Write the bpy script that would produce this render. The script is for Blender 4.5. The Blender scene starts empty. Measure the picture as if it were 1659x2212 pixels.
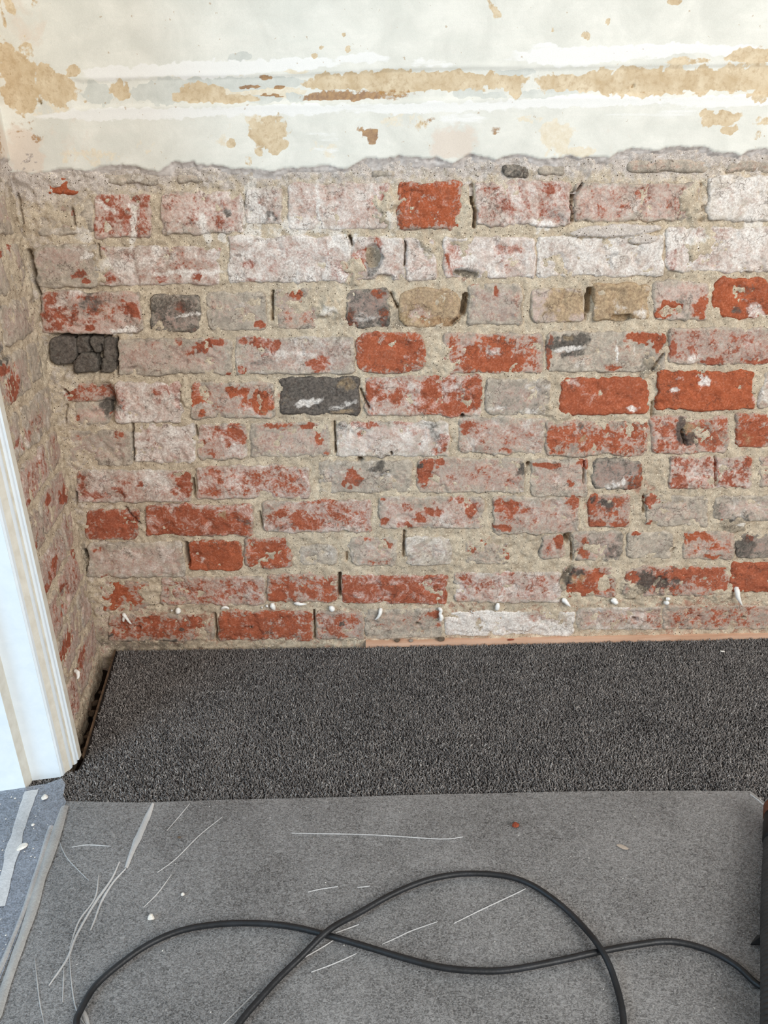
import bpy, bmesh, math
import numpy as np
from mathutils import Matrix, Vector

# ------------------------------------------------------------------ camera, light, exposure
scene = bpy.context.scene
COL = scene.collection
VS = scene.view_settings
VS.view_transform = 'Standard'; VS.look = 'None'; VS.gamma = 1.0; VS.use_curve_mapping = False
VS.exposure = 0.0
cam_data = bpy.data.cameras.new('camera'); cam = bpy.data.objects.new('camera', cam_data); COL.objects.link(cam)
cam_data.sensor_fit = 'VERTICAL'; cam_data.sensor_height = 24.0; cam_data.lens = 1580.0 * 24.0 / 2212.0
cam_data.clip_start = 0.02
PITCH, ROLL = math.radians(22.5), math.radians(1.1)
fwd = Vector((0, math.cos(PITCH), -math.sin(PITCH))); upv = Vector((0, math.sin(PITCH), math.cos(PITCH))); rgt = Vector((1, 0, 0))
r2 = rgt * math.cos(ROLL) - upv * math.sin(ROLL); u2 = rgt * math.sin(ROLL) + upv * math.cos(ROLL)
M = Matrix((r2, u2, -fwd)).transposed().to_4x4(); M.translation = Vector((0, -1.36, 0.87))
cam.matrix_world = M
scene.camera = cam

world = bpy.data.worlds.new('world'); scene.world = world; world.use_nodes = True
world.node_tree.nodes['Background'].inputs[0].default_value = (1.0, 0.985, 0.96, 1)
world.node_tree.nodes['Background'].inputs[1].default_value = 0.52

def area(name, loc, target, sx, sy, power, color):
    d = bpy.data.lights.new(name, 'AREA'); d.shape = 'RECTANGLE'; d.size = sx; d.size_y = sy
    d.energy = power; d.color = color
    o = bpy.data.objects.new(name, d); COL.objects.link(o)
    o.location = loc
    o.rotation_euler = (Vector(target) - Vector(loc)).to_track_quat('-Z', 'Y').to_euler()
    return o
area('window_light', (2.0, -3.1, 2.1), (-0.1, -.05, 0.4), 2.2, 1.8, 122, (1.0, 0.98, 0.945))
area('doorway_light', (-1.55, -1.7, 1.2), (-0.6, -0.42, 0.4), 0.7, 1.3, 18, (0.40, 0.72, 1.0))

# ------------------------------------------------------------------ measured data (millimetres: along the wall, height)
BRICKS = [[-583,903,-506,901,-501,929,-577,930,0.97,0,0,0.1,0,1,7,10],
[-496,918,-372,915,-370,933,-493,935,0.25,0.3,0,0.45,0,0.47,5,8],
[-338,918,-285,917,-283,930,-336,931,0.31,0.2,0.2,0.4,0,0.56,5,8],
[-12,920,30,920,30,929,-12,929,0.31,0,0.35,0.5,0,0.56,5,8],
[212,916,255,915,254,935,211,936,0.16,0,0.6,0.5,0,0.56,6,12],
[272,917,317,916,316,933,271,933,0.11,0,0.35,0.6,0,0.56,6,12],
[423,920,561,918,558,937,421,939,0.36,0.1,0.1,0.5,0,0.65,5,10],
[591,918,669,917,666,934,588,935,0.36,0.1,0,0.55,0,0.73,5,10],
[-596,838,-494,836,-485,894,-584,895,0.11,0.19,0.05,0.7,0,0.39,1,14],
[-495,831,-397,829,-387,902,-483,903,0.56,0.28,0,0.02,0,0.35,3,7],
[-380,837,-233,834,-227,904,-371,906,0.42,0.34,0.05,0.22,0,0.32,3,7],
[-232,851,-167,849,-163,907,-226,909,0.37,0.44,0,0.2,0,0.39,2,9],
[-157,839,18,836,19,912,-152,915,0.34,0.42,0,0.12,0,0.52,2,9],
[33,836,146,834,144,911,34,912,0.65,0.19,0,0.18,0.1,1,3,6],
[164,840,337,837,331,908,162,911,0.46,0.36,0.1,0.12,0,0.3,4,8],
[339,843,556,839,547,902,334,906,0.41,0.24,0.02,0.32,0,0.39,3,8],
[570,842,684,840,670,912,559,914,0.23,0.55,0,0.5,0,0.39,7,8],
[-619,751,-498,749,-486,821,-604,823,0.1,0.22,0.3,0.52,0,0.3,7,14],
[-499,753,-283,749,-276,815,-488,819,0.38,0.4,0.08,0.12,0,0.39,4,7],
[-269,754,-52,750,-49,827,-261,831,0.38,0.54,0.04,0.08,0,0.43,4,7],
[-51,753,46,751,46,825,-49,826,0.31,0.44,0.08,0.15,0,0.73,2,9],
[46,752,101,751,100,821,46,822,0.28,0.5,0,0.12,0,0.52,3,9],
[114,754,279,751,275,820,113,823,0.29,0.5,0.02,0.1,0,0.69,3,9],
[281,753,506,749,497,819,276,823,0.11,0.56,0.22,0.32,0,0.47,3,8],
[510,755,700,752,685,830,500,834,0.31,0.49,0.18,0.2,0,0.3,4,12],
[-619,669,-436,666,-425,742,-604,745,0.43,0.08,0.3,0.2,0.05,0.39,8,9],
[-421,669,-329,667,-321,734,-411,735,0.2,0.08,0.55,0.45,0,0.43,3,12],
[-318,671,-207,669,-202,738,-310,740,0.25,0.15,0,0.58,0,0.56,0,12],
[-196,671,-112,669,-108,741,-190,743,0.41,0.05,0.1,0.55,0,0.65,-3,14],
[-62,671,18,670,19,739,-59,740,0.18,0.1,0.55,0.35,0,0.94,2,8],
[31,670,148,667,146,736,32,739,0.36,0.03,0.15,0.1,0.75,0.9,4,26],
[157,672,260,670,256,742,156,744,0.25,0.12,0.2,0.42,0,0.52,3,9],
[274,673,372,671,367,732,270,734,0.16,0.06,0.06,0.25,0.35,0.65,3,12],
[386,676,489,674,481,739,380,741,0.02,0.1,0.04,0.06,1,0.65,5,7],
[497,673,599,672,588,741,488,743,0.31,0.1,0.2,0.3,0,0.81,2,10],
[605,675,715,673,701,745,594,747,0.95,0.02,0.1,0.02,0,0.98,4,22],
[-615,615,-567,614,-557,667,-605,668,0,0.02,1,0.25,0,0.47,-6,14],
[-567,631,-538,630,-532,666,-560,666,0,0,0.95,0.35,0,0.47,-14,12],
[-540,633,-513,633,-508,665,-535,666,0,0,0.9,0.45,0,0.47,-10,12],
[-517,618,-489,618,-481,664,-510,664,0,0,0.85,0.4,0,0.47,-5,9],
[-576,597,-528,596,-522,633,-569,634,0,0,1,0.3,0,0.47,-8,18],
[-526,595,-494,595,-489,627,-521,628,0,0,0.9,0.5,0,0.47,-6,16],
[-492,592,-277,588,-270,656,-481,660,0.26,0.1,0.12,0.4,0,0.43,5,9],
[-273,590,-49,586,-46,656,-267,660,0.29,0.28,0.14,0.34,0,0.47,3,8],
[-49,587,82,585,82,662,-47,664,0.67,0.08,0.02,0.3,0.1,0.81,4,24],
[113,584,302,580,297,655,113,658,0.5,0.05,0.15,0.35,0,0.86,3,9],
[308,583,533,578,523,653,303,657,0.24,0.1,0.22,0.62,0,0.73,4,9],
[535,592,730,588,717,658,526,662,0.43,0.18,0.22,0.36,0,0.35,3,9],
[-603,544,-497,541,-491,577,-596,579,0.56,0,0.12,0.3,0,0.47,-4,12],
[-591,498,-522,496,-515,543,-582,545,0.31,0.1,0.2,0.45,0,0.47,-2,12],
[-513,502,-384,499,-374,579,-500,582,0.32,0.5,0.02,0.16,0,0.52,5,12],
[-367,507,-206,504,-201,574,-358,577,0.37,0.22,0.1,0.4,0,0.86,3,10],
[-197,511,-43,508,-41,580,-192,583,0.02,0.12,0.95,0.06,0.16,0.65,3,8],
[-34,505,194,501,191,579,-32,583,0.49,0.3,0.04,0.3,0,0.77,3,11],
[198,501,324,499,319,571,195,573,0.2,0.18,0.35,0.45,0,0.47,1,14],
[339,501,511,497,502,569,334,572,0.86,0.1,0.02,0.12,0,0.81,4,16],
[524,506,709,502,696,578,514,581,0.95,0.08,0.03,0.05,0,0.98,5,6],
[738,501,756,501,749,535,731,535,0.31,0,0.1,0.5,0,0.65,0,9],
[-627,416,-489,413,-478,486,-613,489,0.17,0.2,0.12,0.5,0,0.39,1,14],
[-486,421,-366,419,-357,495,-475,498,0.38,0.5,0.02,0.2,0,0.47,4,6],
[-362,426,-264,424,-258,494,-354,496,0.43,0.3,0.05,0.28,0,0.65,3,9],
[-259,427,-103,424,-100,494,-253,497,0.29,0.18,0.16,0.42,0,0.65,1,10],
[-95,424,130,420,129,493,-92,497,0.26,0.4,0.12,0.4,0,0.69,2,9],
[146,426,319,422,314,497,144,500,0.37,0.3,0.05,0.4,0,0.6,2,9],
[317,419,519,415,510,485,312,489,0.53,0.15,0.04,0.42,0,0.77,3,8],
[524,418,678,415,665,490,515,493,0.53,0.1,0.22,0.22,0,0.6,3,8],
[687,428,761,426,748,495,675,497,0.61,0.2,0,0.25,0,0.73,2,10],
[-615,340,-382,336,-374,405,-603,409,0.38,0.34,0.06,0.25,0,0.52,6,7],
[-374,343,-147,338,-143,408,-366,413,0.5,0.34,0,0.2,0.1,0.77,4,8],
[-132,349,57,345,58,414,-128,417,0.2,0.2,0.25,0.52,0,0.56,1,10],
[67,346,284,341,280,416,67,420,0.37,0.22,0.06,0.42,0,0.52,2,10],
[291,331,411,329,404,410,286,412,0.31,0.18,0.08,0.45,0,0.56,2,9],
[417,345,514,343,506,409,411,411,0.2,0.15,0.5,0.34,0,0.9,2,9],
[570,345,737,342,725,410,561,413,0.49,0.28,0,0.26,0,0.43,2,8],
[748,342,776,341,764,409,736,410,0.46,0.1,0,0.3,0,0.65,1,8],
[-610,257,-500,255,-490,324,-598,326,0.64,0.12,0.02,0.25,0,0.47,4,12],
[-487,263,-267,259,-261,328,-477,333,0.64,0.28,0.04,0.16,0,0.65,6,9],
[-248,267,-25,262,-23,333,-242,337,0.47,0.3,0.14,0.22,0,0.69,3,9],
[-13,270,203,265,201,336,-12,341,0.35,0.26,0.08,0.36,0,0.56,3,12],
[220,253,399,249,392,333,217,337,0.35,0.2,0.1,0.42,0,0.6,3,12],
[415,265,502,263,494,335,409,336,0.5,0.1,0.18,0.32,0,0.65,2,8],
[531,262,660,260,650,330,522,333,0.23,0.16,0.12,0.52,0,0.47,1,10],
[669,270,793,267,782,327,660,329,0.18,0.26,0.3,0.46,0,0.47,2,14],
[-619,173,-419,169,-410,248,-606,252,0.24,0.3,0.08,0.42,0,0.47,8,9],
[-409,181,-298,179,-291,248,-401,250,0.73,0.06,0.02,0.24,0,0.86,4,12],
[-289,185,-194,182,-189,255,-283,257,0.61,0.12,0,0.3,0,0.73,2,12],
[-179,189,-99,188,-97,237,-176,239,0.05,0.25,0,0.6,0,0.56,1,22],
[-75,185,24,183,25,253,-73,255,0.24,0.2,0.12,0.5,0,0.6,1,16],
[40,185,140,183,139,247,40,249,0.04,0.4,0.2,0.5,0,0.47,4,9],
[164,186,261,184,258,251,162,253,0.31,0.1,0.12,0.6,0,0.56,-3,16],
[321,192,373,191,368,248,318,249,0.41,0.08,0.14,0.35,0,0.6,2,14],
[387,187,491,185,484,254,381,256,0.26,0.08,0.35,0.42,0,0.69,1,10],
[500,191,602,189,594,251,493,253,0.18,0.12,0.08,0.6,0,0.56,1,14],
[617,186,725,184,714,249,608,251,0.41,0.16,0,0.42,0,0.86,2,10],
[727,187,808,186,798,243,718,244,0.23,0.1,0.5,0.4,0,0.6,1,10],
[-608,89,-501,87,-491,159,-596,161,0.53,0.05,0.04,0.42,0,0.86,0,10],
[-479,102,-254,97,-249,166,-470,171,0.47,0.28,0,0.3,0,0.65,3,9],
[-253,103,-102,100,-99,168,-248,171,0.56,0.05,0.02,0.4,0,0.73,3,9],
[-95,96,132,91,131,161,-93,166,0.7,0.3,0,0.16,0,0.6,3,7],
[146,95,376,90,371,164,145,169,0.43,0.35,0,0.3,0,0.56,3,8],
[375,102,490,99,482,172,370,175,0.5,0.1,0.1,0.3,0,0.69,1,8],
[504,103,729,98,718,168,497,173,0.5,0.08,0.2,0.3,0,0.6,2,10],
[731,106,824,104,810,176,719,178,0.95,0,0.12,0.05,0,0.73,3,10],
[-603,16,-374,11,-367,78,-592,83,0.43,0.15,0.08,0.42,0,0.65,3,10],
[-365,12,-158,7,-154,82,-357,86,0.61,0.08,0.06,0.32,0,0.69,4,11],
[-155,10,-48,8,-46,78,-151,80,0.5,0.1,0.05,0.42,0,0.6,3,9],
[-47,9,123,5,122,81,-45,84,0.2,0.14,0.05,0.62,0,0.56,1,14],
[125,14,409,7,404,69,124,75,0.2,0.7,0.02,0.35,0,0.56,2,9],
[410,21,597,17,590,75,405,79,0.31,0.36,0.08,0.45,0,0.56,2,10],
[600,18,841,13,829,74,592,79,0.37,0.2,0.06,0.5,0,0.56,1,10]]
BLOBS = [(-535,867,16.1,27.2,0,'R',0.45),
(-463,880,21.4,4.4,-38,'W',0.7),
(-424,853,6.7,37.4,-12,'W',0.8),
(-425,880,8,9.8,0,'R',0.3),
(-451,836,40.6,7.6,5,'R',0.4),
(-417,865,16.1,27.3,0,'R',0.25),
(-456,853,26.9,15,0,'W',0.35),
(-302,838,9.5,27.7,12,'W',0.8),
(-259,869,6.7,4.9,0,'K',0.95),
(-276,848,29.7,10,0,'R',0.35),
(-332,876,32.1,22.1,0,'G',0.35),
(-302,863,53.7,14.9,0,'W',0.25),
(-233,852,8.1,37.5,5,'W',0.6),
(-558,789,46.6,23.3,0,'K',-0.1),
(-557,807,46.4,12.8,5,'G',-0.3),
(-581,807,24.5,10.3,0,'K',0.25),
(-509,801,16.4,5.7,5,'W',0.8),
(-528,771,13.8,7.3,15,'R',0.9),
(-519,759,8.3,4.8,0,'R',0.8),
(-492,785,13.7,33.8,-25,'M',1),
(-511,801,10.9,20.6,-40,'M',0.8),
(-456,789,38.4,11.7,0,'W',0.55),
(-345,772,69,4.2,0,'W',0.8),
(-391,796,24.6,15.5,0,'W',0.5),
(-426,804,10.9,18,0,'R',0.35),
(-472,808,16.4,7.7,0,'R',0.4),
(-344,803,24.6,7.7,0,'R',0.35),
(-481,766,11,13.1,20,'R',0.6),
(-479,816,6,4.1,0,'R',1),
(-283,811,7.6,7.2,0,'R',1),
(-382,764,8.3,6.6,0,'R',0.8),
(-324,765,8.3,6.6,0,'R',0.8),
(-396,759,88.6,7.9,0,'R',0.35),
(-587,706,23.9,32.7,-15,'R',0.6),
(-525,724,16.8,16.2,0,'K',0.6),
(-550,705,39.3,21.8,0,'G',0.3),
(-487,715,22.4,21.7,0,'K',0.3),
(-487,715,25.2,21.7,0,'T',0.3),
(-446,704,12.7,19.1,10,'R',0.7),
(-563,732,36.3,6.7,28,'W',0.6),
(-468,675,22.7,7.8,0,'W',1),
(-530,679,7.1,6.9,0,'R',0.8),
(-539,738,33.4,5.3,-5,'R',0.6),
(-402,700,16.9,21.9,0,'K',0.5),
(-354,718,16.8,13.5,0,'R',0.5),
(-348,699,25.4,3.3,10,'W',0.9),
(-355,688,28.3,11,0,'G',0.4),
(-343,671,17,4.2,0,'R',0.6),
(-260,796,13.7,18.1,0,'K',0.25),
(-228,783,11,6.5,0,'R',0.9),
(-227,756,8.3,5.3,0,'R',0.8),
(-276,711,36.5,13.6,0,'R',0.3),
(-248,711,22.5,10.9,0,'W',0.35),
(-189,859,12.9,7.5,5,'K',0.95),
(-194,901,15.9,9.7,0,'R',0.3),
(3,895,10.7,14.6,-25,'R',0.75),
(19,867,18.8,27.2,10,'M',0.9),
(-14,853,21.6,17.5,0,'W',0.35),
(-133,845,32.4,15,0,'W',0.5),
(-102,877,2.7,36.9,0,'W',0.8),
(-120,890,18.7,17.1,0,'R',0.3),
(-83,872,18.8,22.2,0,'R',0.25),
(-27,871,24.1,3.5,-25,'K',0.2),
(-54,856,5.4,7.5,0,'R',0.4),
(70,894,37.3,17,0,'R',0.35),
(59,859,29.6,12.4,5,'G',0.7),
(78,851,21.6,12.5,0,'G',0.6),
(118,885,10.7,19.6,0,'G',0.75),
(134,860,10.8,14.9,0,'R',0.4),
(83,844,18.9,7.5,0,'R',0.5),
(51,842,8.1,5,0,'G',0.6),
(88,865,10.8,5,0,'R',0.5),
(151,835,13.6,63.1,0,'M',0.5),
(-143,812,24.6,10.2,0,'W',-0.2),
(-109,799,49.3,12.9,0,'W',0.5),
(-194,790,38.5,10.4,0,'W',0.45),
(-149,810,21.8,12.8,0,'R',0.35),
(-190,808,16.4,12.8,0,'R',0.3),
(-66,768,15.2,13.1,5,'R',0.95),
(-152,763,60.9,10.5,0,'R',0.35),
(-91,756,16.7,5.3,0,'R',0.3),
(-7,786,16.5,23.4,12,'K',0.75),
(-10,792,12.4,18.1,12,'H',22),
(9,757,13.9,5.3,0,'H',12),
(-29,789,13.7,15.6,-35,'R',0.95),
(-4,812,6,12.8,10,'R',0.8),
(-29,817,21.8,7.7,0,'W',0.5),
(26,817,16.4,7.7,0,'K',0.4),
(17,775,16.6,15.7,0,'R',0.3),
(-41,769,16.6,21,-30,'M',0.9),
(72,798,19.2,18.1,0,'W',0.4),
(70,772,24.9,13.1,0,'R',0.45),
(83,811,19.1,5.1,-30,'M',0.7),
(130,807,16.4,9,-20,'R',0.8),
(128,779,16.6,23.5,0,'R',0.75),
(152,796,8.2,10.3,0,'R',0.6),
(153,761,22.2,7.4,-8,'K',0.95),
(153,761,19.4,5.8,-8,'H',14),
(218,800,19.2,10.3,0,'R',0.7),
(216,772,30.4,13.1,0,'W',0.3),
(176,806,24.6,10.3,0,'W',0.45),
(159,752,16.7,10.6,0,'R',0.7),
(-216,726,22.4,13.5,0,'R',-0.2),
(-217,677,11.4,8.3,0,'R',0.9),
(-142,709,39.4,19,0,'R',0.3),
(-123,695,14.1,13.7,0,'R',0.5),
(-146,731,11.2,6.7,0,'R',0.8),
(-88,705,19.7,12.3,10,'M',1.2),
(-91,702,16.9,9.5,10,'W',0.6),
(-52,686,11.9,15.1,20,'R',0.9),
(9,691,9.6,16.5,0,'R',0.9),
(-3,731,14,8.1,0,'R',0.7),
(-29,715,25.3,19,0,'K',0.35),
(-24,687,19.8,11,0,'W',0.45),
(36,683,17,15.2,20,'K',0.7),
(36,683,17,16.5,20,'G',0.8),
(26,722,8.4,13.5,0,'M',0.8),
(107,677,31.3,9.7,-8,'R',0.75),
(70,691,22.7,11,20,'T',-0.4),
(58,702,16.9,10.9,30,'R',0.3),
(123,720,22.5,21.6,0,'K',0.3),
(197,691,25.5,19.2,0,'R',0.2),
(207,732,4.2,12.1,5,'R',0.7),
(224,724,16.8,16.2,0,'K',0.35),
(224,724,14,8.1,0,'W',0.4),
(254,866,53.8,14.9,0,'R',0.25),
(266,890,16,17.1,0,'W',0.4),
(229,881,13.4,14.7,0,'W',0.45),
(297,899,13.3,8.5,0,'R',0.6),
(314,855,18.9,12.5,0,'K',0.45),
(434,890,32.1,12.2,-12,'R',0.35),
(488,886,32.1,14.7,-10,'R',0.35),
(403,853,29.7,8.7,0,'R',0.3),
(448,860,16.2,9.9,0,'G',0.4),
(480,862,32.4,12.4,-20,'G',0.35),
(520,868,13.5,17.3,20,'R',0.3),
(536,868,16.2,34.6,25,'M',0.9),
(394,888,18.7,17.1,0,'G',0.3),
(631,879,16.1,41.8,18,'W',0.6),
(599,879,16.1,22.1,0,'G',0.3),
(411,828,76.3,9.6,2,'S',1.3),
(462,813,24.6,7.2,5,'S',1.3),
(571,799,35.8,28.4,35,'M',0.8),
(639,801,41.3,18,-20,'W',0.6),
(594,822,16.4,10.2,0,'R',0.4),
(574,776,36,13.1,0,'K',0.2),
(601,783,27.6,10.4,20,'R',0.3),
(636,767,16.7,3.9,-45,'W',0.7),
(516,777,8.3,18.3,10,'R',0.7),
(316,791,44.1,15.5,0,'W',0.35),
(376,795,27.5,18.1,0,'K',0.35),
(412,794,11,5.2,-10,'W',0.8),
(410,787,9.7,4.7,20,'K',0.7),
(435,808,11,5.1,0,'R',0.4),
(449,783,44.2,18.2,0,'G',0.4),
(484,770,22.2,10.5,0,'R',0.4),
(339,705,31.1,30,0,'T',0.9),
(288,717,14.1,24.3,0,'R',0.15),
(430,698,17,13.7,0,'W',0.45),
(468,686,17,11,0,'W',0.5),
(438,680,17.1,5.5,0,'K',1),
(437,701,4.2,6.8,0,'K',0.8),
(519,691,18.4,17.9,-10,'R',0.95),
(583,695,12.8,24.7,-15,'R',0.7),
(551,707,19.8,27.2,20,'K',0.35),
(544,696,25.5,19.2,0,'G',0.45),
(585,676,8.6,5.5,0,'R',0.8),
(517,726,19.7,13.5,0,'R',-0.15),
(652,724,19.7,13.5,10,'K',0.5),
(674,692,22.7,12.3,-15,'W',0.6),
(675,689,22.7,15.1,-15,'G',0.5),
(618,725,16.9,13.5,0,'G',0.25),
(644,686,14.2,6.9,-30,'K',0.6),
(234,777,8.3,7.8,0,'R',0.4),
(239,800,11,6.4,0,'R',0.7),
(249,701,7.1,32.8,3,'R',0.4),
(235,710,14.1,24.4,0,'K',0.25),
(-320,645,37.2,9.9,18,'R',0.8),
(-368,655,10,6.2,0,'R',0.7),
(-425,654,20,8.4,0,'R',0.5),
(-398,622,17.3,12.9,0,'K',0.35),
(-336,632,17.2,9.9,0,'K',0.4),
(-282,592,8.7,4.4,0,'R',0.9),
(-259,599,7.3,7.2,0,'R',0.8),
(-461,606,28.9,11.5,0,'G',0.3),
(-251,655,14.3,6.2,0,'R',0.7),
(-534,566,40.9,8.3,0,'R',0.4),
(-516,536,19.2,18,0,'K',0.9),
(-518,542,17.7,26.9,0,'H',14),
(-510,514,11.9,7.6,-15,'R',0.95),
(-586,505,4.5,12.2,-20,'R',0.9),
(-484,568,17.5,8.8,0,'R',0.5),
(-396,566,26.3,11.8,-8,'R',0.9),
(-387,539,4.7,13.5,0,'R',0.8),
(-494,541,8.8,32.9,-5,'R',0.6),
(-453,522,17.8,9.1,0,'R',0.5),
(-424,540,7.4,6,0,'R',0.6),
(-413,528,35.5,18.1,0,'W',0.25),
(-348,556,14.1,19.3,-10,'R',1),
(-321,532,14.8,12,20,'K',0.35),
(-309,538,38.4,24,0,'G',0.35),
(-274,558,17.6,8.3,5,'R',0.9),
(-258,537,8.9,12,0,'R',0.6),
(-211,542,20.6,17.9,0,'R',0.7),
(-341,514,8.9,9.1,0,'R',0.7),
(-357,557,8.8,35.6,5,'M',-0.4),
(-371,557,7,23.7,0,'M',0.9),
(-496,474,9,21.7,20,'R',0.35),
(-589,473,12,9.3,-20,'R',0.5),
(-507,480,9,15.4,-15,'R',0.6),
(-525,443,33.3,18.9,0,'G',0.35),
(-598,438,27.2,22.1,0,'R',0.2),
(-390,478,33,15.5,0,'R',0.4),
(-452,442,27.2,18.9,0,'W',0.4),
(-288,473,24,18.6,0,'R',1),
(-311,486,9,7.7,0,'R',0.7),
(-289,438,24.3,12.6,0,'W',0.45),
(-324,449,24.2,18.9,0,'G',0.35),
(-598,386,12.3,42.2,0,'R',0.55),
(-576,353,49.6,9.9,3,'R',0.6),
(-391,369,13.9,32.8,-8,'R',0.9),
(-452,377,18.5,35.9,0,'W',0.55),
(-524,368,12.3,9.8,10,'R',0.6),
(-478,379,4.9,5.2,0,'R',0.8),
(-418,399,27.6,8.1,0,'R',0.5),
(-539,395,27.6,9.7,0,'R',0.3),
(-414,360,9.3,6.6,0,'R',0.8),
(-223,649,20,9.8,10,'R',0.95),
(-198,640,12.9,11.3,0,'R',0.9),
(-216,626,7.2,3.4,0,'R',0.8),
(-119,606,17.4,14.4,0,'R',0.8),
(-217,613,26,5.7,0,'K',0.5),
(-175,626,43.2,6.3,0,'W',0.5),
(-72,619,26,25.8,0,'G',0.35),
(-140,643,45.9,14.1,0,'W',0.25),
(15,625,31.7,17.1,10,'G',0.45),
(49,619,14.4,7.2,0,'W',0.3),
(21,648,40.1,14.1,0,'R',0.3),
(64,642,17.2,17,0,'R',0.3),
(44,645,5.7,19.7,5,'G',0.6),
(55,605,31.9,8.7,-8,'T',0.35),
(-26,600,17.4,11.6,30,'R',0.4),
(107,604,37.7,26,0,'M',0.6),
(127,623,17.3,14.3,0,'M',0.5),
(218,599,40.7,11.6,3,'R',0.95),
(177,599,23.3,13,10,'R',0.8),
(168,623,11.6,11.4,-30,'R',0.8),
(228,627,10.1,17.1,0,'R',0.8),
(205,645,17.2,8.5,-20,'R',0.7),
(211,619,17.4,10,0,'W',0.4),
(150,646,31.6,11.3,0,'G',0.3),
(-110,552,67.7,23.8,0,'K',0.3),
(-137,534,26.6,8.4,10,'W',0.75),
(-72,530,29.6,6.6,8,'W',0.5),
(-62,569,20.5,11.8,0,'T',0.5),
(-185,535,11.8,21,0,'T',0.25),
(-76,515,23.8,6.7,0,'T',0.5),
(-20,556,13.2,17.8,0,'R',0.9),
(20,564,29.3,11.8,0,'W',0.4),
(55,531,29.6,18,0,'G',0.4),
(5,532,32.6,18,0,'G',0.35),
(108,548,26.5,32.8,-20,'R',0.9),
(129,517,38.7,10.6,0,'R',0.9),
(173,546,14.8,29.8,12,'R',0.85),
(126,559,20.6,17.8,25,'W',0.6),
(82,533,17.8,6,0,'R',0.7),
(67,554,26.5,17.8,0,'W',0.35),
(-226,536,19.2,18,0,'R',0.95),
(-220,572,17.5,5.9,0,'R',0.5),
(-219,518,14.8,7.6,0,'T',0.4),
(227,533,32.6,15,0,'K',0.35),
(221,515,17.9,5.5,0,'W',0.55),
(-200,490,32.9,8,0,'R',0.7),
(-142,487,12,8.6,0,'R',0.95),
(-125,462,7.5,9.4,0,'R',0.8),
(-110,432,12.2,12.7,0,'R',0.6),
(-229,462,33.1,25,0,'G',0.3),
(-176,446,18.2,12.6,0,'W',0.35),
(-77,486,12,8,0,'K',0.6),
(-35,488,33,6.8,-3,'R',0.9),
(-59,490,12,4.9,0,'R',0.7),
(46,491,35.9,4.9,0,'R',0.7),
(49,482,18,12.4,0,'R',0.5),
(97,475,25.6,12.4,-35,'K',0.65),
(97,475,24.1,10.8,-35,'G',0.5),
(-43,469,4.8,5.6,0,'R',0.9),
(43,451,33.3,18.8,0,'W',0.5),
(118,455,10.6,17.2,-20,'R',0.9),
(70,447,4.8,4.4,0,'R',0.9),
(100,432,9.1,5.1,0,'R',0.9),
(-72,453,24.2,22,0,'G',0.3),
(160,486,18,10.8,0,'R',0.6),
(199,482,24,12.3,0,'R',0.5),
(160,469,6.6,5,0,'R',0.8),
(191,432,21.3,7.9,0,'R',0.5),
(243,431,13.7,6.3,-15,'R',0.7),
(191,457,42.3,15.6,0,'G',0.3),
(-61,382,17,16.3,20,'R',1),
(-79,368,6.2,6.6,0,'R',0.9),
(-10,404,18.4,9,25,'K',0.8),
(2,391,12.3,4.9,20,'K',0.7),
(-42,365,24.8,13.1,-25,'K',0.4),
(14,377,55.6,26.1,0,'G',0.6),
(-99,393,27.7,19.4,0,'W',0.3),
(79,392,15.4,25.9,-30,'R',1),
(73,402,6.1,6.4,0,'K',0.9),
(110,413,8.6,7.7,0,'R',0.9),
(95,376,12.4,6.5,20,'R',0.8),
(140,414,18.4,6.4,0,'R',0.5),
(190,390,27.7,13,0,'R',0.4),
(132,378,27.8,19.6,0,'G',0.3),
(228,370,43.4,9.8,0,'R',0.35),
(202,406,36.8,12.9,0,'R',0.3),
(345,633,34.6,15.6,-5,'K',0.9),
(373,641,14.4,11.3,-20,'K',0.85),
(344,643,17.2,8.5,0,'T',0.4),
(333,602,34.9,17.3,0,'G',0.5),
(310,620,5.2,37.2,0,'R',0.8),
(415,624,28.9,22.8,0,'G',0.35),
(482,645,31.6,7.9,-5,'R',0.95),
(519,636,8.1,22.7,0,'R',0.95),
(436,617,2.3,22.9,2,'W',0.8),
(467,620,2.3,17.2,2,'W',0.5),
(427,589,17.5,5.8,0,'R',0.6),
(377,595,20.4,14.5,20,'W',0.35),
(346,625,31.8,4,5,'W',0.7),
(500,590,17.5,20.4,30,'K',0.7),
(500,590,17.5,17.4,30,'M',0.9),
(623,620,29,14.3,0,'R',0.3),
(537,621,5.8,17.1,0,'R',0.8),
(615,597,17.5,6.4,-12,'R',0.9),
(703,596,26.3,4.3,-3,'R',0.9),
(685,633,17.3,17,0,'W',0.3),
(599,609,29.1,14.4,0,'G',0.4),
(585,606,23.3,8.1,0,'W',0.5),
(632,583,17.6,5.8,-10,'K',0.6),
(555,652,25.8,11.2,0,'K',0.25),
(665,650,23,11.2,0,'R',0.15),
(365,560,14.7,11.8,0,'W',0.35),
(429,541,76.9,23.9,0,'R',0.15),
(393,542,32.5,17.9,-30,'W',0.2),
(474,510,11.9,5.5,-15,'W',0.7),
(497,519,11.9,18.2,0,'R',0.3),
(420,511,35.8,9.1,0,'R',0.3),
(603,565,11.2,11.8,0,'W',0.85),
(558,567,7.6,6.5,0,'W',0.6),
(553,543,8.9,5.4,20,'W',0.8),
(688,566,11.8,14.7,0,'G',0.6),
(688,509,17.9,12.2,0,'G',0.6),
(704,524,8.9,9.1,0,'W',0.5),
(258,542,26.6,17.9,0,'K',0.3),
(289,511,17.9,7.6,0,'W',0.6),
(298,559,26.5,8.9,0,'W',0.4),
(328,510,14.9,15.2,0,'M',0.7),
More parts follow.
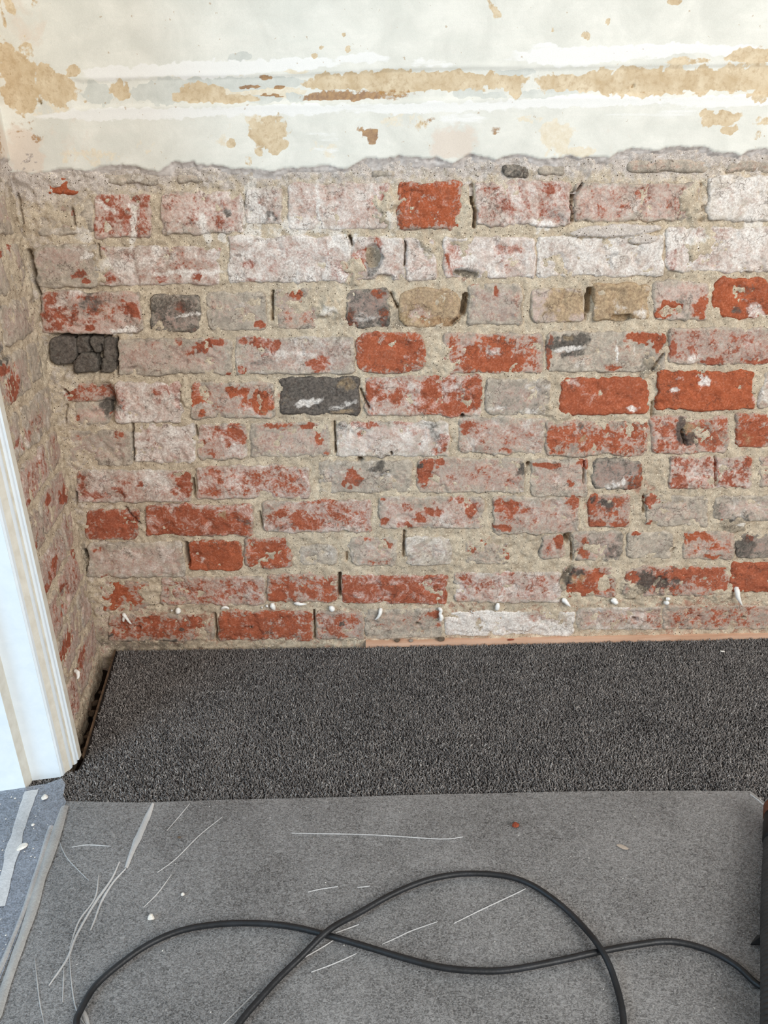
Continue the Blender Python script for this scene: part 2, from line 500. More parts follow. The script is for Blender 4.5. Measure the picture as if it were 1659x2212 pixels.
(344,498,18,12.2,0,'M',0.6),
(364,472,45.2,12.4,0,'R',0.5),
(329,454,12.1,15.7,-40,'R',0.8),
(378,475,12.1,9.3,0,'K',0.6),
(386,453,12.1,6.3,20,'T',0.6),
(373,438,39.6,15.8,0,'G',0.5),
(462,458,27.3,18.8,0,'W',0.2),
(496,473,12.1,27.9,0,'R',0.6),
(439,474,12.1,9.3,0,'K',0.3),
(497,491,15,4.9,0,'R',0.9),
(456,423,48.9,5.7,0,'R',0.5),
(578,471,18.1,18.6,-30,'K',0.8),
(590,446,18.2,11.3,0,'K',0.95),
(595,468,13.6,18.7,0,'T',0.6),
(635,451,33.4,20.4,-8,'K',0.35),
(635,451,36.4,22,-8,'G',0.85),
(539,469,21.1,18.7,0,'R',0.5),
(538,428,18.3,9.5,0,'R',0.6),
(553,453,21.2,18.8,0,'W',0.25),
(627,483,39.1,7.7,0,'R',0.6),
(708,447,22.8,19.5,3,'R',1),
(708,447,22.8,19.5,3,'T',0.45),
(715,475,27.2,12.4,0,'W',0.3),
(323,400,24.6,7.1,-5,'R',1),
(397,402,12.3,8.1,0,'R',0.9),
(275,388,13.9,16.2,0,'K',0.75),
(371,362,4.7,4.9,0,'R',0.8),
(257,369,12.4,8.2,0,'R',0.5),
(432,392,15.4,19.4,0,'K',0.5),
(481,391,21.6,16.2,-20,'K',0.5),
(441,359,12.4,6.6,0,'K',0.5),
(506,357,29.6,18.1,-8,'R',1),
(475,361,2.5,9.9,0,'W',0.9),
(506,390,6.2,19.5,0,'R',0.8),
(451,355,18.7,9.9,0,'W',0.5),
(628,397,18.5,19.4,0,'R',0.5),
(584,405,21.5,8,0,'R',0.6),
(585,352,14,14.9,0,'R',1),
(663,387,24.7,19.5,0,'W',0.3),
(601,391,18.5,13,0,'W',0.3),
(711,343,18.8,6.6,-25,'R',0.7),
(723,407,7.7,14.5,0,'R',0.9),
(-553,306,37.6,16.9,0,'R',0.2),
(-582,317,12.5,10.1,0,'R',0.5),
(-598,297,7.9,17,-20,'R',0.8),
(-527,268,25.3,17.3,0,'W',0.15),
(-443,307,28.2,16.9,0,'R',0.3),
(-463,270,38,6.9,3,'R',0.8),
(-473,294,9.4,23.9,0,'R',0.6),
(-320,308,7.8,16.9,15,'T',0.6),
(-283,301,18.9,30.6,0,'G',0.6),
(-283,294,18.9,13.6,-20,'K',0.4),
(-368,299,44,13.6,0,'W',0.25),
(-399,279,82.2,13.7,0,'R',0.25),
(-569,209,38.6,24.9,0,'K',0.15),
(-450,227,22.4,21.2,0,'W',0.45),
(-583,237,12.8,7,0,'R',0.5),
(-425,223,9.6,24.8,0,'R',0.35),
(-572,187,22.6,10.8,0,'W',0.3),
(-386,226,16,17.7,0,'W',0.45),
(-351,197,42,14.3,0,'R',0.35),
(-323,250,15.9,8.7,0,'R',0.4),
(-573,143,18,25.8,0,'R',0.9),
(-573,102,13.2,15,0,'R',0.7),
(-532,127,26.3,29.7,0,'G',0.3),
(-493,126,19.7,33.4,0,'M',0.5),
(-432,136,39.3,22.2,0,'G',0.2),
(-317,145,22.9,18.4,0,'R',0.6),
(-323,149,19.6,14.7,0,'R',0.5),
(-370,109,66,8.2,0,'R',0.55),
(-287,144,29.5,22.1,0,'R',0.4),
(-498,69,16.6,13.4,5,'R',0.9),
(-392,69,21.7,10.7,5,'R',1),
(-531,66,20,15.3,-20,'R',0.5),
(-576,40,20.1,23.2,30,'R',0.5),
(-421,37,43.6,19.4,0,'G',0.5),
(-440,45,6.7,5.4,0,'K',0.7),
(-484,22,20.2,15.6,0,'R',0.2),
(-331,70,30,15.3,0,'R',0.5),
(-296,46,23.5,27,0,'R',0.5),
(-296,50,8.4,7.7,0,'K',0.5),
(-345,27,20.2,11.7,0,'G',0.6),
(-176,305,12.6,8.5,0,'R',0.8),
(-207,306,9.4,6.8,20,'R',0.8),
(-161,281,28.5,17.2,-20,'R',0.7),
(-85,297,25.2,20.4,-15,'R',0.5),
(-58,327,18.8,8.4,0,'R',0.5),
(-103,307,22,16.9,0,'W',0.3),
(-222,310,18.8,27.1,0,'G',0.5),
(-206,278,28.5,13.8,20,'K',0.45),
(-41,282,15.8,10.3,0,'R',0.5),
(-124,333,34.3,5.3,0,'R',0.7),
(101,305,15.7,8.5,-10,'R',0.8),
(48,318,12.5,10.1,0,'R',0.5),
(41,278,14.3,6.2,0,'R',0.9),
(0,286,11.1,6.2,25,'R',0.9),
(70,293,7.9,10.2,0,'R',0.8),
(148,332,18.8,7.4,0,'R',0.8),
(174,305,12.6,17,0,'R',0.7),
(82,330,18.8,23.4,10,'K',0.3),
(82,330,18.8,23.4,10,'G',0.8),
(1,335,6.2,5,0,'R',0.9),
(23,308,31.4,20.3,0,'G',0.3),
(136,302,18.9,20.4,0,'W',0.3),
(242,317,28.3,11.8,0,'R',0.8),
(245,267,12.7,7.6,-15,'R',0.9),
(229,269,9.5,4.8,0,'R',0.9),
(252,286,19,20.5,0,'R',0.5),
(267,306,31.5,8.8,0,'R',0.6),
(385,324,15.7,11.8,0,'R',0.8),
(331,291,41.1,20.5,0,'G',0.4),
(359,298,18.9,20.4,0,'W',0.3),
(415,307,9.5,33.9,-10,'R',0.9),
(428,269,15.9,7.6,0,'R',1),
(447,313,14.2,13.5,0,'K',0.7),
(419,323,6.3,6.7,0,'K',0.9),
(475,269,14.3,5.5,0,'R',0.9),
(463,323,9.4,10.1,0,'R',0.6),
(469,295,5.7,5.5,0,'R',0.8),
(532,324,14.1,15.1,0,'R',1),
(536,270,5.1,5.5,0,'R',0.8),
(498,318,4.4,20.2,5,'R',0.8),
(552,290,19,13.7,0,'K',0.35),
(615,289,31.7,20.5,0,'G',0.4),
(681,294,19,13.6,-15,'K',0.5),
(716,290,44.4,13.7,0,'K',0.25),
(714,266,28.7,15.6,10,'K',0.75),
(714,266,28.7,15.6,10,'M',0.6),
(727,266,12.8,4.2,0,'W',0.6),
(686,274,4.5,4.8,0,'R',0.9),
(360,239,8,12.3,15,'R',0.9),
(339,214,29,17.8,0,'R',0.3),
(399,234,19.3,24.6,20,'K',0.35),
(436,244,9.6,14,0,'K',0.35),
(411,206,9.7,17.8,20,'R',0.7),
(415,227,6.4,17.7,20,'R',0.6),
(469,208,14.6,14.3,0,'K',0.6),
(464,222,29,24.8,0,'G',0.4),
(486,229,9.6,28.2,0,'K',0.5),
(513,248,8,6.3,0,'R',0.9),
(632,240,32.1,8.8,-3,'R',0.9),
(613,237,6.4,14,10,'R',0.8),
(673,204,29.2,16.1,-15,'W',0.3),
(684,214,12.9,7.1,0,'R',0.7),
(678,193,19.5,5.7,0,'R',0.8),
(628,201,16.2,14.3,0,'R',0.4),
(739,213,22.6,17.8,0,'K',0.7),
(748,234,8,14.1,0,'R',0.9),
(769,223,19.4,17.7,0,'K',0.3),
(-247,237,41.6,17.6,0,'R',0.4),
(-228,194,35.6,9,-5,'R',0.7),
(-204,215,19.3,10.7,0,'R',0.4),
(-221,240,19.2,14,0,'G',0.3),
(-133,214,29,17.8,0,'W',0.3),
(3,236,8,10.5,0,'R',0.9),
(-42,251,19.1,5.6,-10,'R',0.6),
(-27,218,35.4,14.2,0,'K',0.2),
(-11,195,35.6,9,0,'R',0.5),
(-55,237,9.6,7,0,'R',0.4),
(86,230,28.9,10.6,0,'K',0.2),
(80,209,32.3,17.8,0,'W',0.35),
(211,240,9.6,10.5,0,'R',1),
(250,209,8.1,16,0,'R',0.9),
(183,218,9.7,10.6,0,'R',0.6),
(199,199,25.9,14.3,0,'G',0.4),
(-227,113,16.5,16.8,10,'R',1),
(-231,150,19.6,14.7,20,'R',0.5),
(-150,141,19.7,9.2,0,'R',0.4),
(-175,160,39.1,21.9,20,'M',0.3),
(-116,163,16.3,21.9,0,'R',0.4),
(-193,127,29.6,18.6,0,'G',0.3),
(-12,138,52.5,14.8,0,'W',0.22),
(80,144,36.1,11,0,'W',0.3),
(-72,106,19.8,9.4,0,'R',0.4),
(116,135,13.1,29.6,0,'R',0.3),
(53,99,39.8,9.4,0,'R',0.3),
(171,156,19.6,14.6,0,'R',0.6),
(202,126,46.1,18.6,0,'W',0.3),
(249,162,19.6,5.8,0,'R',0.7),
(298,154,58.9,12.8,0,'R',0.45),
(293,120,52.8,13,0,'W',0.4),
(403,148,19.7,22,0,'T',0.5),
(380,148,11.5,29.4,-20,'K',1),
(380,152,9.8,25.7,-20,'H',16),
(402,122,26.4,14.9,0,'R',0.8),
(408,162,16.3,7.3,-15,'K',0.8),
(445,147,14.8,14.7,20,'R',0.9),
(463,132,23.1,22.2,0,'G',0.5),
(462,113,19.9,9.3,0,'R',0.4),
(513,156,14.7,11,0,'R',0.9),
(545,134,26.4,22.2,25,'K',0.95),
(588,136,23.1,22.2,-25,'K',0.85),
(570,144,9.9,9.2,0,'R',0.5),
(622,128,19.8,22.3,0,'K',0.4),
(575,133,16.5,14.8,0,'H',6),
(634,157,78.7,14.6,3,'R',0.7),
(684,131,33,22.2,0,'R',0.6),
(704,108,19.9,15,0,'G',0.8),
(524,115,19.9,26.1,40,'M',0.9),
(754,122,19.9,22.3,0,'G',0.3),
(740,151,19.7,22,0,'K',0.12),
(-237,79,20,11.4,0,'R',0.8),
(-215,52,30.1,19.3,0,'R',0.5),
(-264,29,20.2,11.7,0,'G',0.5),
(-221,19,43.9,7.8,0,'G',0.6),
(-277,57,8.4,30.7,0,'R',0.8),
(-107,72,23.3,9.5,0,'R',0.6),
(-95,49,6,6.2,0,'K',0.9),
(-81,53,26.8,15.4,0,'R',0.5),
(-60,71,13.3,9.5,0,'R',0.6),
(-96,22,10.1,5.5,0,'R',0.6),
(37,69,20,15.3,0,'R',0.3),
(103,68,20.1,15.3,-10,'R',0.6),
(114,40,16.8,7.7,10,'R',0.5),
(167,51,33.6,19.3,0,'W',0.3),
(244,55,6.7,3.8,0,'R',0.8),
(323,63,36.8,15.3,0,'R',0.4),
(323,63,36.8,15.3,0,'W',-0.4),
(380,54,20.1,19.2,0,'G',0.6),
(380,54,20.1,19.2,0,'W',-0.4),
(270,56,26.8,23.1,0,'W',0.3),
(430,61,26.8,15.3,0,'R',0.4),
(515,51,43.7,15.4,0,'W',0.25),
(647,63,40.3,15.3,0,'R',0.3),
(675,82,13.4,11.4,0,'R',0.9),
(796,75,20.1,15.2,0,'R',0.5),
(708,58,53.8,19.2,0,'G',0.2),
(708,106,19.9,18.8,0,'M',0.7),
(-549,632,64.6,36.9,0,'N',26),
(-518,542,20.6,29.9,0,'N',18),
(-556,543,50,29.9,0,'N',4),
(-209,881,13.4,44.2,8,'W',0.85),
(-220,837,16.2,15.1,0,'W',0.8),
(-147,843,29.7,15.1,0,'W',0.75),
(-88,837,32.5,10.1,0,'W',0.6),
(-64,818,19.1,15.3,0,'W',0.8),
(-212,846,16.2,12.5,0,'W',0.7),
(24,852,10.8,30,0,'W',0.6),
(7,812,27.3,10.2,0,'W',0.6),
(-188,833,54.2,7.6,0,'W',0.4),
(-272,832,8.1,10.1,0,'W',0.9),
(-506,834,21.6,10.1,-20,'W',0.6),
(-574,843,32.4,10,0,'W',0.4),
(288,835,19,7.6,0,'W',0.8),
(528,813,38.3,15.3,0,'W',0.7),
(654,841,21.7,50.3,10,'W',0.7),
(637,777,16.6,10.4,-30,'W',0.6),
(409,900,80,4.9,0,'W',0.35),
(560,868,13.5,29.7,0,'W',0.5),
(-270,631,17.3,34.1,0,'G',0.6),
(242,34,101.2,11.7,0,'W',0.5),
(332,32,67.5,11.7,0,'W',0.7),
(501,28,54.1,7.8,0,'W',0.5),
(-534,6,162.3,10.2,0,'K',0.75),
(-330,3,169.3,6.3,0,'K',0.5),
(-598,585,20.4,8.8,0,'K',0.6),  # from here down the corner: crevice shade painted dark, with some dirt
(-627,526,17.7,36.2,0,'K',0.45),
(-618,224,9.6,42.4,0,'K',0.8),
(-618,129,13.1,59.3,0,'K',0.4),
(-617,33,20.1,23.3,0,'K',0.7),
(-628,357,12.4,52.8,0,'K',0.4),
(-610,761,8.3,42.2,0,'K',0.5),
(-170,243,25.6,14,20,'K',0.35),
(38,235,9.6,21.1,0,'K',0.5),
(316,232,12.8,17.6,0,'K',0.6),
(615,176,97.9,7.2,0,'K',0.3),
(277,671,25.7,8.3,0,'K',0.35),
(513,383,12.4,39.1,0,'K',0.3),
(-478,590,87.2,4.7,0,'K',0.3),
(700,47,141.5,42.5,0,'R',0.5),
(497,59,100.7,26.9,0,'R',0.42),
(695,78,100.3,15.2,0,'R',0.55),
(36,62,87,23,0,'R',0.38),
(170,78,53.4,22.8,0,'R',0.5),
(-494,50,107.1,34.7,0,'R',0.55),
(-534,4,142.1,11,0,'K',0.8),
(565,184,97.6,8.7,0,'K',0.35)]
CRACKS = [(7.8,32,[[-613.6,810.4],[-611,789.6],[-609.2,775.1]]),(4.8,24,[[-613.6,776.5],[-610.1,752.6],[-606.7,741.8]]),(2.4,12,[[-610.6,903.1],[-611.8,858.7]]),(4.5,26,[[159.4,904.2],[160.6,879.7],[167.8,862.2],[165.8,839.7]]),(3.3,26,[[331.7,887.8],[331.8,869.3],[335.1,845.5]]),(2.4,18,[[333.8,884],[347.7,903.3]]),(3.9,20,[[-50.6,827.1],[-47.3,813]]),(3,20,[[-192.4,736.8],[-196.1,687.8]]),(9,32,[[154.4,722.3],[150.3,695.1]]),(3.6,20,[[146.1,689.7],[129.4,673.4]]),(8.4,34,[[377.2,729],[377.6,693.6]]),(6.6,14,[[423.6,681.2],[451.9,681.2]]),(2.7,12,[[371.8,721],[374.2,677.1]]),(2.7,18,[[-482,660.5],[-491.7,594.7]]),(2.4,16,[[-599.8,668.3],[-494.9,664.9]]),(2.7,16,[[-39.7,556.5],[-23.9,520.1]]),(2.4,18,[[-92.4,493.9],[-91.4,434.3]]),(6.6,24,[[-45.7,418],[-43.9,417.4]]),(6,24,[[284,402.7],[285.3,401]]),(3,20,[[522.8,611.5],[505,584.3]]),(6,22,[[152.7,501.9],[154,501.3]]),(3,16,[[15,432.2],[18,428.9]]),(7.2,30,[[-406.9,244.2],[-407.3,219.4],[-407,197.9]]),(7.2,26,[[-612.5,234.5],[-612.4,216.7]]),(4.2,22,[[-609.1,361.3],[-613.6,339.7]]),(4.2,22,[[-376.4,383],[-378.5,349.9]]),(4.8,28,[[-94.7,167.6],[-97.5,140],[-96.8,117.6]]),(3,20,[[40.3,262.8],[39.2,206.3]]),(2.4,14,[[-250.1,310.2],[-247.6,279.3]]),(10.8,40,[[373.9,245.3],[374.7,234.8]]),(2.7,18,[[384.1,238.1],[388.1,188.1]]),(2.7,18,[[-153.9,81],[-155.3,11.2]]),(3.6,22,[[-365.8,78.1],[-366.4,47.2],[-368.7,12]]),(6.6,20,[[66.6,43.4],[69.9,43.4]]),(6.6,22,[[532.2,45.9],[537.3,45.8]]),(4.2,14,[[672.8,49.4],[673.5,49]]),(5.4,20,[[767.6,44.2],[769,44.2]]),(5.4,18,[[-537.1,50.2],[-528.8,50.1]]),(4.8,14,[[-301.2,43.8],[-291.1,43.6]]),(3.6,14,[[550.4,898.3],[551.5,897.8]]),(4.2,14,[[557.7,863.3],[558.9,859]]),(3.6,10,[[554.6,842.4],[561.5,841.7]]),(3.6,16,[[-593.4,567.2],[-591.5,558.3]]),(2.4,12,[[-598.3,537.4],[-605.1,504]]),(3,12,[[-523.2,879.5],[-523.7,854.6]]),(2.4,12,[[-490.2,821],[-489.5,800.4]]),(2.4,14,[[19.3,730.2],[31.6,705.6]]),(2.4,14,[[47.2,816.4],[45.3,777.6]]),(2.4,16,[[-536.9,661.5],[-537.9,647.4],[-529.4,630.1]]),(2.4,16,[[-515.1,647],[-519.8,618.5],[-527.5,598.3]]),(2.7,18,[[-478.5,498.4],[-486.2,426.3]]),(3,16,[[-358.3,491.4],[-357.9,474.3]]),(2.4,12,[[179.9,77.5],[181.9,66]]),(2.4,12,[[-78.2,216],[-78.9,198.1]]),(3,20,[[520.7,328.1],[525.7,294.1]]),(2.7,16,[[593.3,205.3],[598.8,212.3]]),(3,14,[[-503.3,100.1],[-476.3,103.3]]),(3.6,14,[[-518.4,326],[-495.3,291.4]]),(4.2,16,[[578.4,465.1],[588.4,436.6]]),(3.6,16,[[515.6,521.6],[517.5,494.1]]),(3,14,[[395.1,405.3],[396.9,359.5]]),(2.4,12,[[650.3,409.8],[663.1,347.5]])]
LEFT_BRICKS = [[-5,5,190,9,190,82,-5,87,0.37,0.28,0.06,0.36,0,0.32,0.6,14],[200,4,290,8,290,84,200,82,0.45,0.18,0.03,0.29,0,0.45,1.7,14],[300,8,367,6,367,83,300,83,0.34,0.14,0.01,0.49,0,0.58,0.6,14],[-5,93,83,94,83,174,-5,175,0.27,0.27,0,0.35,0,0.46,3,14],[93,95,298,98,298,175,93,176,0.27,0.24,0.08,0.32,0,0.53,1.6,14],[308,98,367,96,367,170,308,171,0.29,0.18,0.08,0.39,0,0.53,1.7,14],[-5,186,190,187,190,262,-5,261,0.43,0.13,0.03,0.21,0,0.42,2.4,14],[200,182,290,183,290,258,200,257,0.43,0.21,0.05,0.35,0,0.43,2.8,14],[300,188,367,183,367,261,300,258,0.29,0.22,0.04,0.49,0,0.35,0,14],[-5,273,83,269,83,339,-5,341,0.37,0.23,0.06,0.21,0,0.43,1.2,14],[93,274,298,273,298,336,93,337,0.36,0.31,0.03,0.31,0,0.57,2.9,14],[308,270,367,273,367,338,308,336,0.38,0.3,0.07,0.49,0,0.51,2.3,14],[-5,352,190,352,190,422,-5,423,0.34,0.12,0.02,0.27,0,0.35,2.4,14],[200,348,290,351,290,422,200,419,0.28,0.17,0.01,0.44,0,0.27,0.6,14],[300,353,367,353,367,421,300,422,0.28,0.39,0.05,0.29,0,0.53,2,14],[-5,435,83,430,83,496,-5,496,0.4,0.17,0,0.36,0,0.35,2.7,14],[93,432,298,432,298,497,93,496,0.46,0.34,0.04,0.26,0,0.44,2.2,14],[308,434,367,435,367,494,308,496,0.35,0.2,0.03,0.34,0,0.42,0.8,14],[-5,506,190,507,190,580,-5,581,0.19,0.28,0.08,0.57,0,0.42,1.9,14],[200,509,290,509,290,583,200,583,0.12,0.33,0.05,0.49,0,0.3,0.2,14],[300,507,367,505,367,580,300,579,0.11,0.2,0.05,0.63,0,0.45,0.5,14],[-5,596,83,595,83,665,-5,666,0.15,0.15,0.05,0.7,0,0.51,0.5,14],[93,592,298,597,298,667,93,666,0.2,0.14,0.06,0.46,0,0.26,1.2,14],[308,591,367,596,367,663,308,666,0.17,0.33,0.05,0.69,0,0.35,1.5,14],[-5,676,190,678,190,741,-5,744,0.07,0.17,0.04,0.44,0,0.28,2.5,14],[200,676,290,675,290,744,200,742,0.18,0.37,0.06,0.48,0,0.2,1.6,14],[300,678,367,679,367,740,300,743,0.24,0.18,0.02,0.53,0,0.43,3,14],[-5,755,83,756,83,828,-5,827,0.11,0.21,0.06,0.45,0,0.26,0.6,14],[93,755,298,753,298,825,93,826,0.07,0.23,0.06,0.53,0,0.38,0.1,14],[308,753,367,751,367,824,308,829,0.19,0.35,0.01,0.51,0,0.57,1.3,14],[-5,842,190,842,190,905,-5,908,0.17,0.2,0.03,0.51,0,0.29,0.1,14],[200,840,290,842,290,905,200,910,0.16,0.11,0.01,0.56,0,0.24,0.9,14],[300,838,367,842,367,908,300,907,0.24,0.39,0.06,0.44,0,0.56,1.3,14],[-5,922,83,921,83,985,-5,986,0.21,0.24,0.04,0.43,0,0.35,2.7,14],[93,918,298,921,298,986,93,982,0.2,0.3,0.08,0.52,0,0.5,2.5,14],[308,919,367,918,367,983,308,985,0.1,0.36,0.02,0.63,0,0.33,1.5,14]]
LEFT_BLOBS = [(128,829,34.1,15,0,'R',1.1),(68,823,15.6,7.8,0,'R',0.9),(36,830,13.1,5.4,0,'R',0.7),(49,782,26,15.9,0,'R',0.4),(179,743,21.5,7.2,0,'K',0.6),(221,696,17.8,5.3,0,'R',0.9),(221,673,36,12.9,0,'K',0.75),(221,673,10.3,7,0,'W',0.6),(248,651,39.5,8,0,'R',1.2),(191,619,33,19.3,-18,'R',0.95),(189,588,22.3,9.7,0,'R',0.8),(149,619,23.5,14.9,0,'K',0.4),(246,539,25.7,6.9,0,'R',1),(193,527,33.9,14.5,0,'R',0.6),(37,374,37.3,12.1,0,'R',1.1),(141,403,19.1,11.3,0,'R',0.8),(242,438,21.4,8.2,0,'R',0.7),(110,538,51.2,16.7,0,'R',0.45),(78,458,82.8,18.4,0,'R',0.3),(258,615,44.3,11.4,0,'R',0.4),(137,437,57,15.1,0,'R',0.35),(126,337,59.8,25.4,0,'R',0.35),(254,354,44.9,19.3,0,'R',0.55),(174,297,17.3,6.8,0,'R',0.8),(206,287,30.2,12.2,-20,'R',1),(246,284,20.6,6.5,0,'R',0.9),(172,241,23.5,3.4,0,'R',0.9),(199,210,11.4,6.7,0,'R',0.8),(44,260,17.6,18.5,0,'R',0.7),(211,146,51.2,14.3,0,'R',0.8),(139,66,51.8,15,0,'R',0.75),(185,155,14.7,6.7,0,'R',0.8),(81,129,62.3,19.2,0,'K',0.25),(185,235,34.6,5.6,0,'K',0.5),(228,204,38.1,13.1,0,'K',0.3),(108,211,58.7,16.6,0,'W',0.25),(217,35,52.3,21.9,0,'R',0.25),(23,108,22.6,19.9,0,'W',0.4)]
PLASTER_EDGE = [[-634.5,940],[-596.3,936.5],[-549.9,934.3],[-533.3,939.6],[-486.9,938.1],[-423.6,944.8],[-366.5,935.3],[-341.6,947.6],[-306.4,949.8],[-301.8,942.7],[-264.7,940.6],[-206.8,934.7],[-175.8,932],[-148.3,935.1],[-89.6,939],[-50.9,933.4],[-19.3,946.9],[11,947.1],[49.8,949.2],[100.3,947.6],[123.8,938.1],[154.5,953],[197.5,945.2],[228.3,950.3],[275.4,941.8],[306.4,943.3],[352.8,946],[388.1,943.3],[398.8,952.2],[441,956.4],[472.4,952.4],[502.7,958.1],[545.8,954.6],[562.4,947.3],[594.1,948.2],[605.7,943.8],[619.9,951.9],[655.3,949.2]]
RAIL_TOP = [[-557.8,1086.9],[-471.8,1068.7],[-396.9,1070],[-292.2,1070.9],[-187.8,1069.8],[-109.2,1071.7],[13.3,1075.5],[162.4,1076.2],[252,1073.5],[401.1,1074.2],[632.7,1072.3]]
RAIL_LOW = [[-570.2,1026.2],[-478.7,1029.3],[-433,1031.2],[-327.1,1031.4],[-198.5,1031.2],[-70,1029.7],[12.5,1030.3],[216.6,1033.5],[345.1,1032.7],[640.3,1031]]
PLASTER_BLOBS = [(-569,1068,29.8,45.2,0,'T',1),
(-586,1094,22.2,38.1,0,'T',0.7),
(-511,1057,41.1,26,0,'T',0.75),
(-553,1112,14.7,18.8,0,'T',0.5),
(-481,1082,11.9,7.7,0,'T',0.9),
(-526,1080,18.6,12.8,0,'T',0.8),
(-449,1049,24,18.3,0,'C',1),
(-409,1052,18,19.6,0,'T',0.8),
(-347,1051,48.7,17,0,'C',1),
(-271,1059,112.2,10.4,0,'C',1),
(-288,1047,45.1,14.4,0,'T',0.85),
(-251,1039,67.8,6.6,0,'T',0.8),
(-220,1049,67.6,5.2,0,'Y',1),
(-158,1062,52.4,6.5,0,'C',1),
(-160,1048,52.6,9.2,0,'Y',1),
(-204,1056,18.7,2.6,0,'B',1),
(-155,1055,10.5,2.6,0,'B',1),
(-177,1068,16.4,3.9,0,'B',0.8),
(-167,1043,22.6,2.6,-5,'B',0.8),
(-183,1038,37.7,6.6,0,'C',0.8),
(-130,1039,15.1,7.9,0,'C',0.9),
(-54,1060,59.9,11.7,0,'T',1),
(-54,1060,44.9,6.5,0,'W',0.35),
(-92,1043,30.1,5.3,8,'B',0.6),
(-32,1042,52.7,6.6,0,'B',0.55),
(-55,1038,67.9,5.3,0,'B',0.9),
(28,1041,52.8,9.2,0,'B',0.5),
(29,1058,82.5,16.9,0,'T',1),
(126,1059,82.5,13,0,'T',1),
(96,1050,52.6,7.8,0,'B',0.25),
(149,1043,26.4,9.2,0,'C',1),
(187,1037,26.4,5.3,0,'C',0.9),
(156,1048,30.1,5.2,-10,'T',0.6),
(223,1067,32.9,5.8,0,'C',1),
(277,1038,60.4,5.9,0,'C',1),
(224,1041,9.1,9.2,0,'T',0.9),
(216,1055,30.1,10.4,0,'T',0.9),
(329,1053,67.7,14.4,0,'T',1),
(479,1051,165.7,20.9,0,'T',1),
(481,1037,181.6,4,0,'B',0.3),
(623,1048,45.3,23.6,0,'T',1),
(602,1084,44.7,11.5,0,'T',0.9),
(498,1079,44.8,5.1,0,'T',0.6),
(-215,1096,20.7,7.6,12,'C',0.9),
(-288,1079,31.2,10.3,0,'Y',1),
(-285,1073,44.7,3.9,0,'Y',0.9),
(-217,1074,8.9,3.9,0,'Y',0.9),
(-128,1075,22.4,3.2,0,'Y',0.8),
(-97,1097,5.9,5.1,0,'T',0.9),
(-44,1106,4.4,3.8,0,'T',0.9),
(-85,1108,3.7,2.5,0,'T',0.8),
(-48,1124,3.7,3.1,0,'T',0.8),
(186,1155,18.9,6.1,-45,'T',0.6),
(466,1160,10.2,6.1,0,'T',0.8),
(367,1135,3.7,4.3,0,'T',0.8),
(332,1117,7.4,5.6,0,'T',0.7),
(279,1126,3.7,3.1,0,'T',0.5),
(273,1099,29.6,8.9,0,'W',0.6),
(-179,988,35.2,27.2,20,'T',0.75),
(-193,1007,22.8,13.4,0,'Y',0.8),
(-165,967,20,11,10,'T',0.9),
(-197,960,7.7,6.9,0,'T',0.8),
(-242,975,7.7,9.6,0,'T',0.7),
(-256,989,30.6,20.4,0,'Y',0.4),
(-11,986,13.8,6.8,20,'B',0.7),
(-7,978,7.7,10.9,-20,'B',0.75),
(-26,991,7.7,4.1,0,'B',0.6),
(85,1002,15.3,5.4,15,'B',0.5),
(66,997,22.9,10.8,0,'T',0.5),
(197,986,9.2,7.5,0,'B',0.55),
(128,969,38.6,24.8,0,'P',0.8),
(113,959,23.2,13.8,0,'P',0.9),
(51,1004,45.8,13.5,0,'Y',0.5),
(297,973,30.9,27.5,-30,'Y',0.8),
(338,951,31.1,9.7,0,'Y',0.8),
(249,1001,22.9,6.7,0,'Y',0.6),
(567,997,30.7,12.2,8,'T',0.9),
(581,980,13.9,8.2,0,'T',0.9),
(539,1004,12.2,6.7,0,'T',0.9),
(633,991,23.1,6.8,0,'T',0.5),
(629,970,10.8,5.5,30,'T',0.6),
(-575,1001,28.9,16.2,10,'B',0.42),
(-559,987,9.2,9.5,0,'B',0.5),
(-582,967,27.7,34.4,0,'P',0.9),
(-562,974,7.7,27.4,0,'B',0.3),
(-540,1028,45.3,13.3,0,'Y',0.5),
(-509,987,45.9,34,0,'P',0.35),
(-371,984,30.6,27.3,20,'C',0.3),
(-396,971,46.1,13.7,0,'Y',0.4),
(-476,958,77.2,13.9,0,'Y',0.5),
(-104,959,15.5,11.1,0,'T',0.35),
(-214,947,7.8,8.4,0,'T',0.5),
(-96,962,46.3,13.8,0,'Y',0.4),
(-315,1130,87.7,31,0,'C',0.18),
(-478,1117,44,18.8,0,'C',0.4),
(-544,1156,36.2,36.6,0,'P',0.4),
(-563,1168,7.2,12.1,10,'T',0.7),
(-577,1162,4.3,24.3,0,'T',0.6),
(-525,1175,7.2,6,0,'T',0.6),
(-356,1096,369.5,12.7,0,'C',0.12),
(-269,1081,126.3,10.9,0,'W',1),
(-425,1080,40.8,7.7,0,'W',0.9),
(-419,1073,52.1,6.4,0,'W',0.6),
(-127,1086,81.7,8.9,0,'W',0.9),
(-23,1091,44.5,8.9,0,'W',0.8),
(89,1083,44.6,6.4,0,'W',0.6),
(326,1088,111.5,11.5,0,'W',1),
(437,1096,163.3,8.9,0,'W',0.9),
(556,1093,59.5,6.4,0,'W',0.9),
(-389,1020,166.6,8.7,0,'W',0.9),
(-161,1021,121.3,8.7,0,'W',0.8),
(-17,1022,75.8,8,0,'W',0.6),
(104,1020,151.8,8,0,'W',0.7),
(331,1025,151.8,8,0,'W',0.9),
(567,1022,106.5,8,0,'W',0.9),
(-41,999,68.7,20.3,0,'W',0.3),
(142,1003,45.8,10.8,0,'W',0.5),
(396,985,107.7,27.2,0,'C',0.22),
(463,1004,91.8,13.5,0,'W',0.4),
(-88,979,30.7,27.3,0,'W',0.4)]
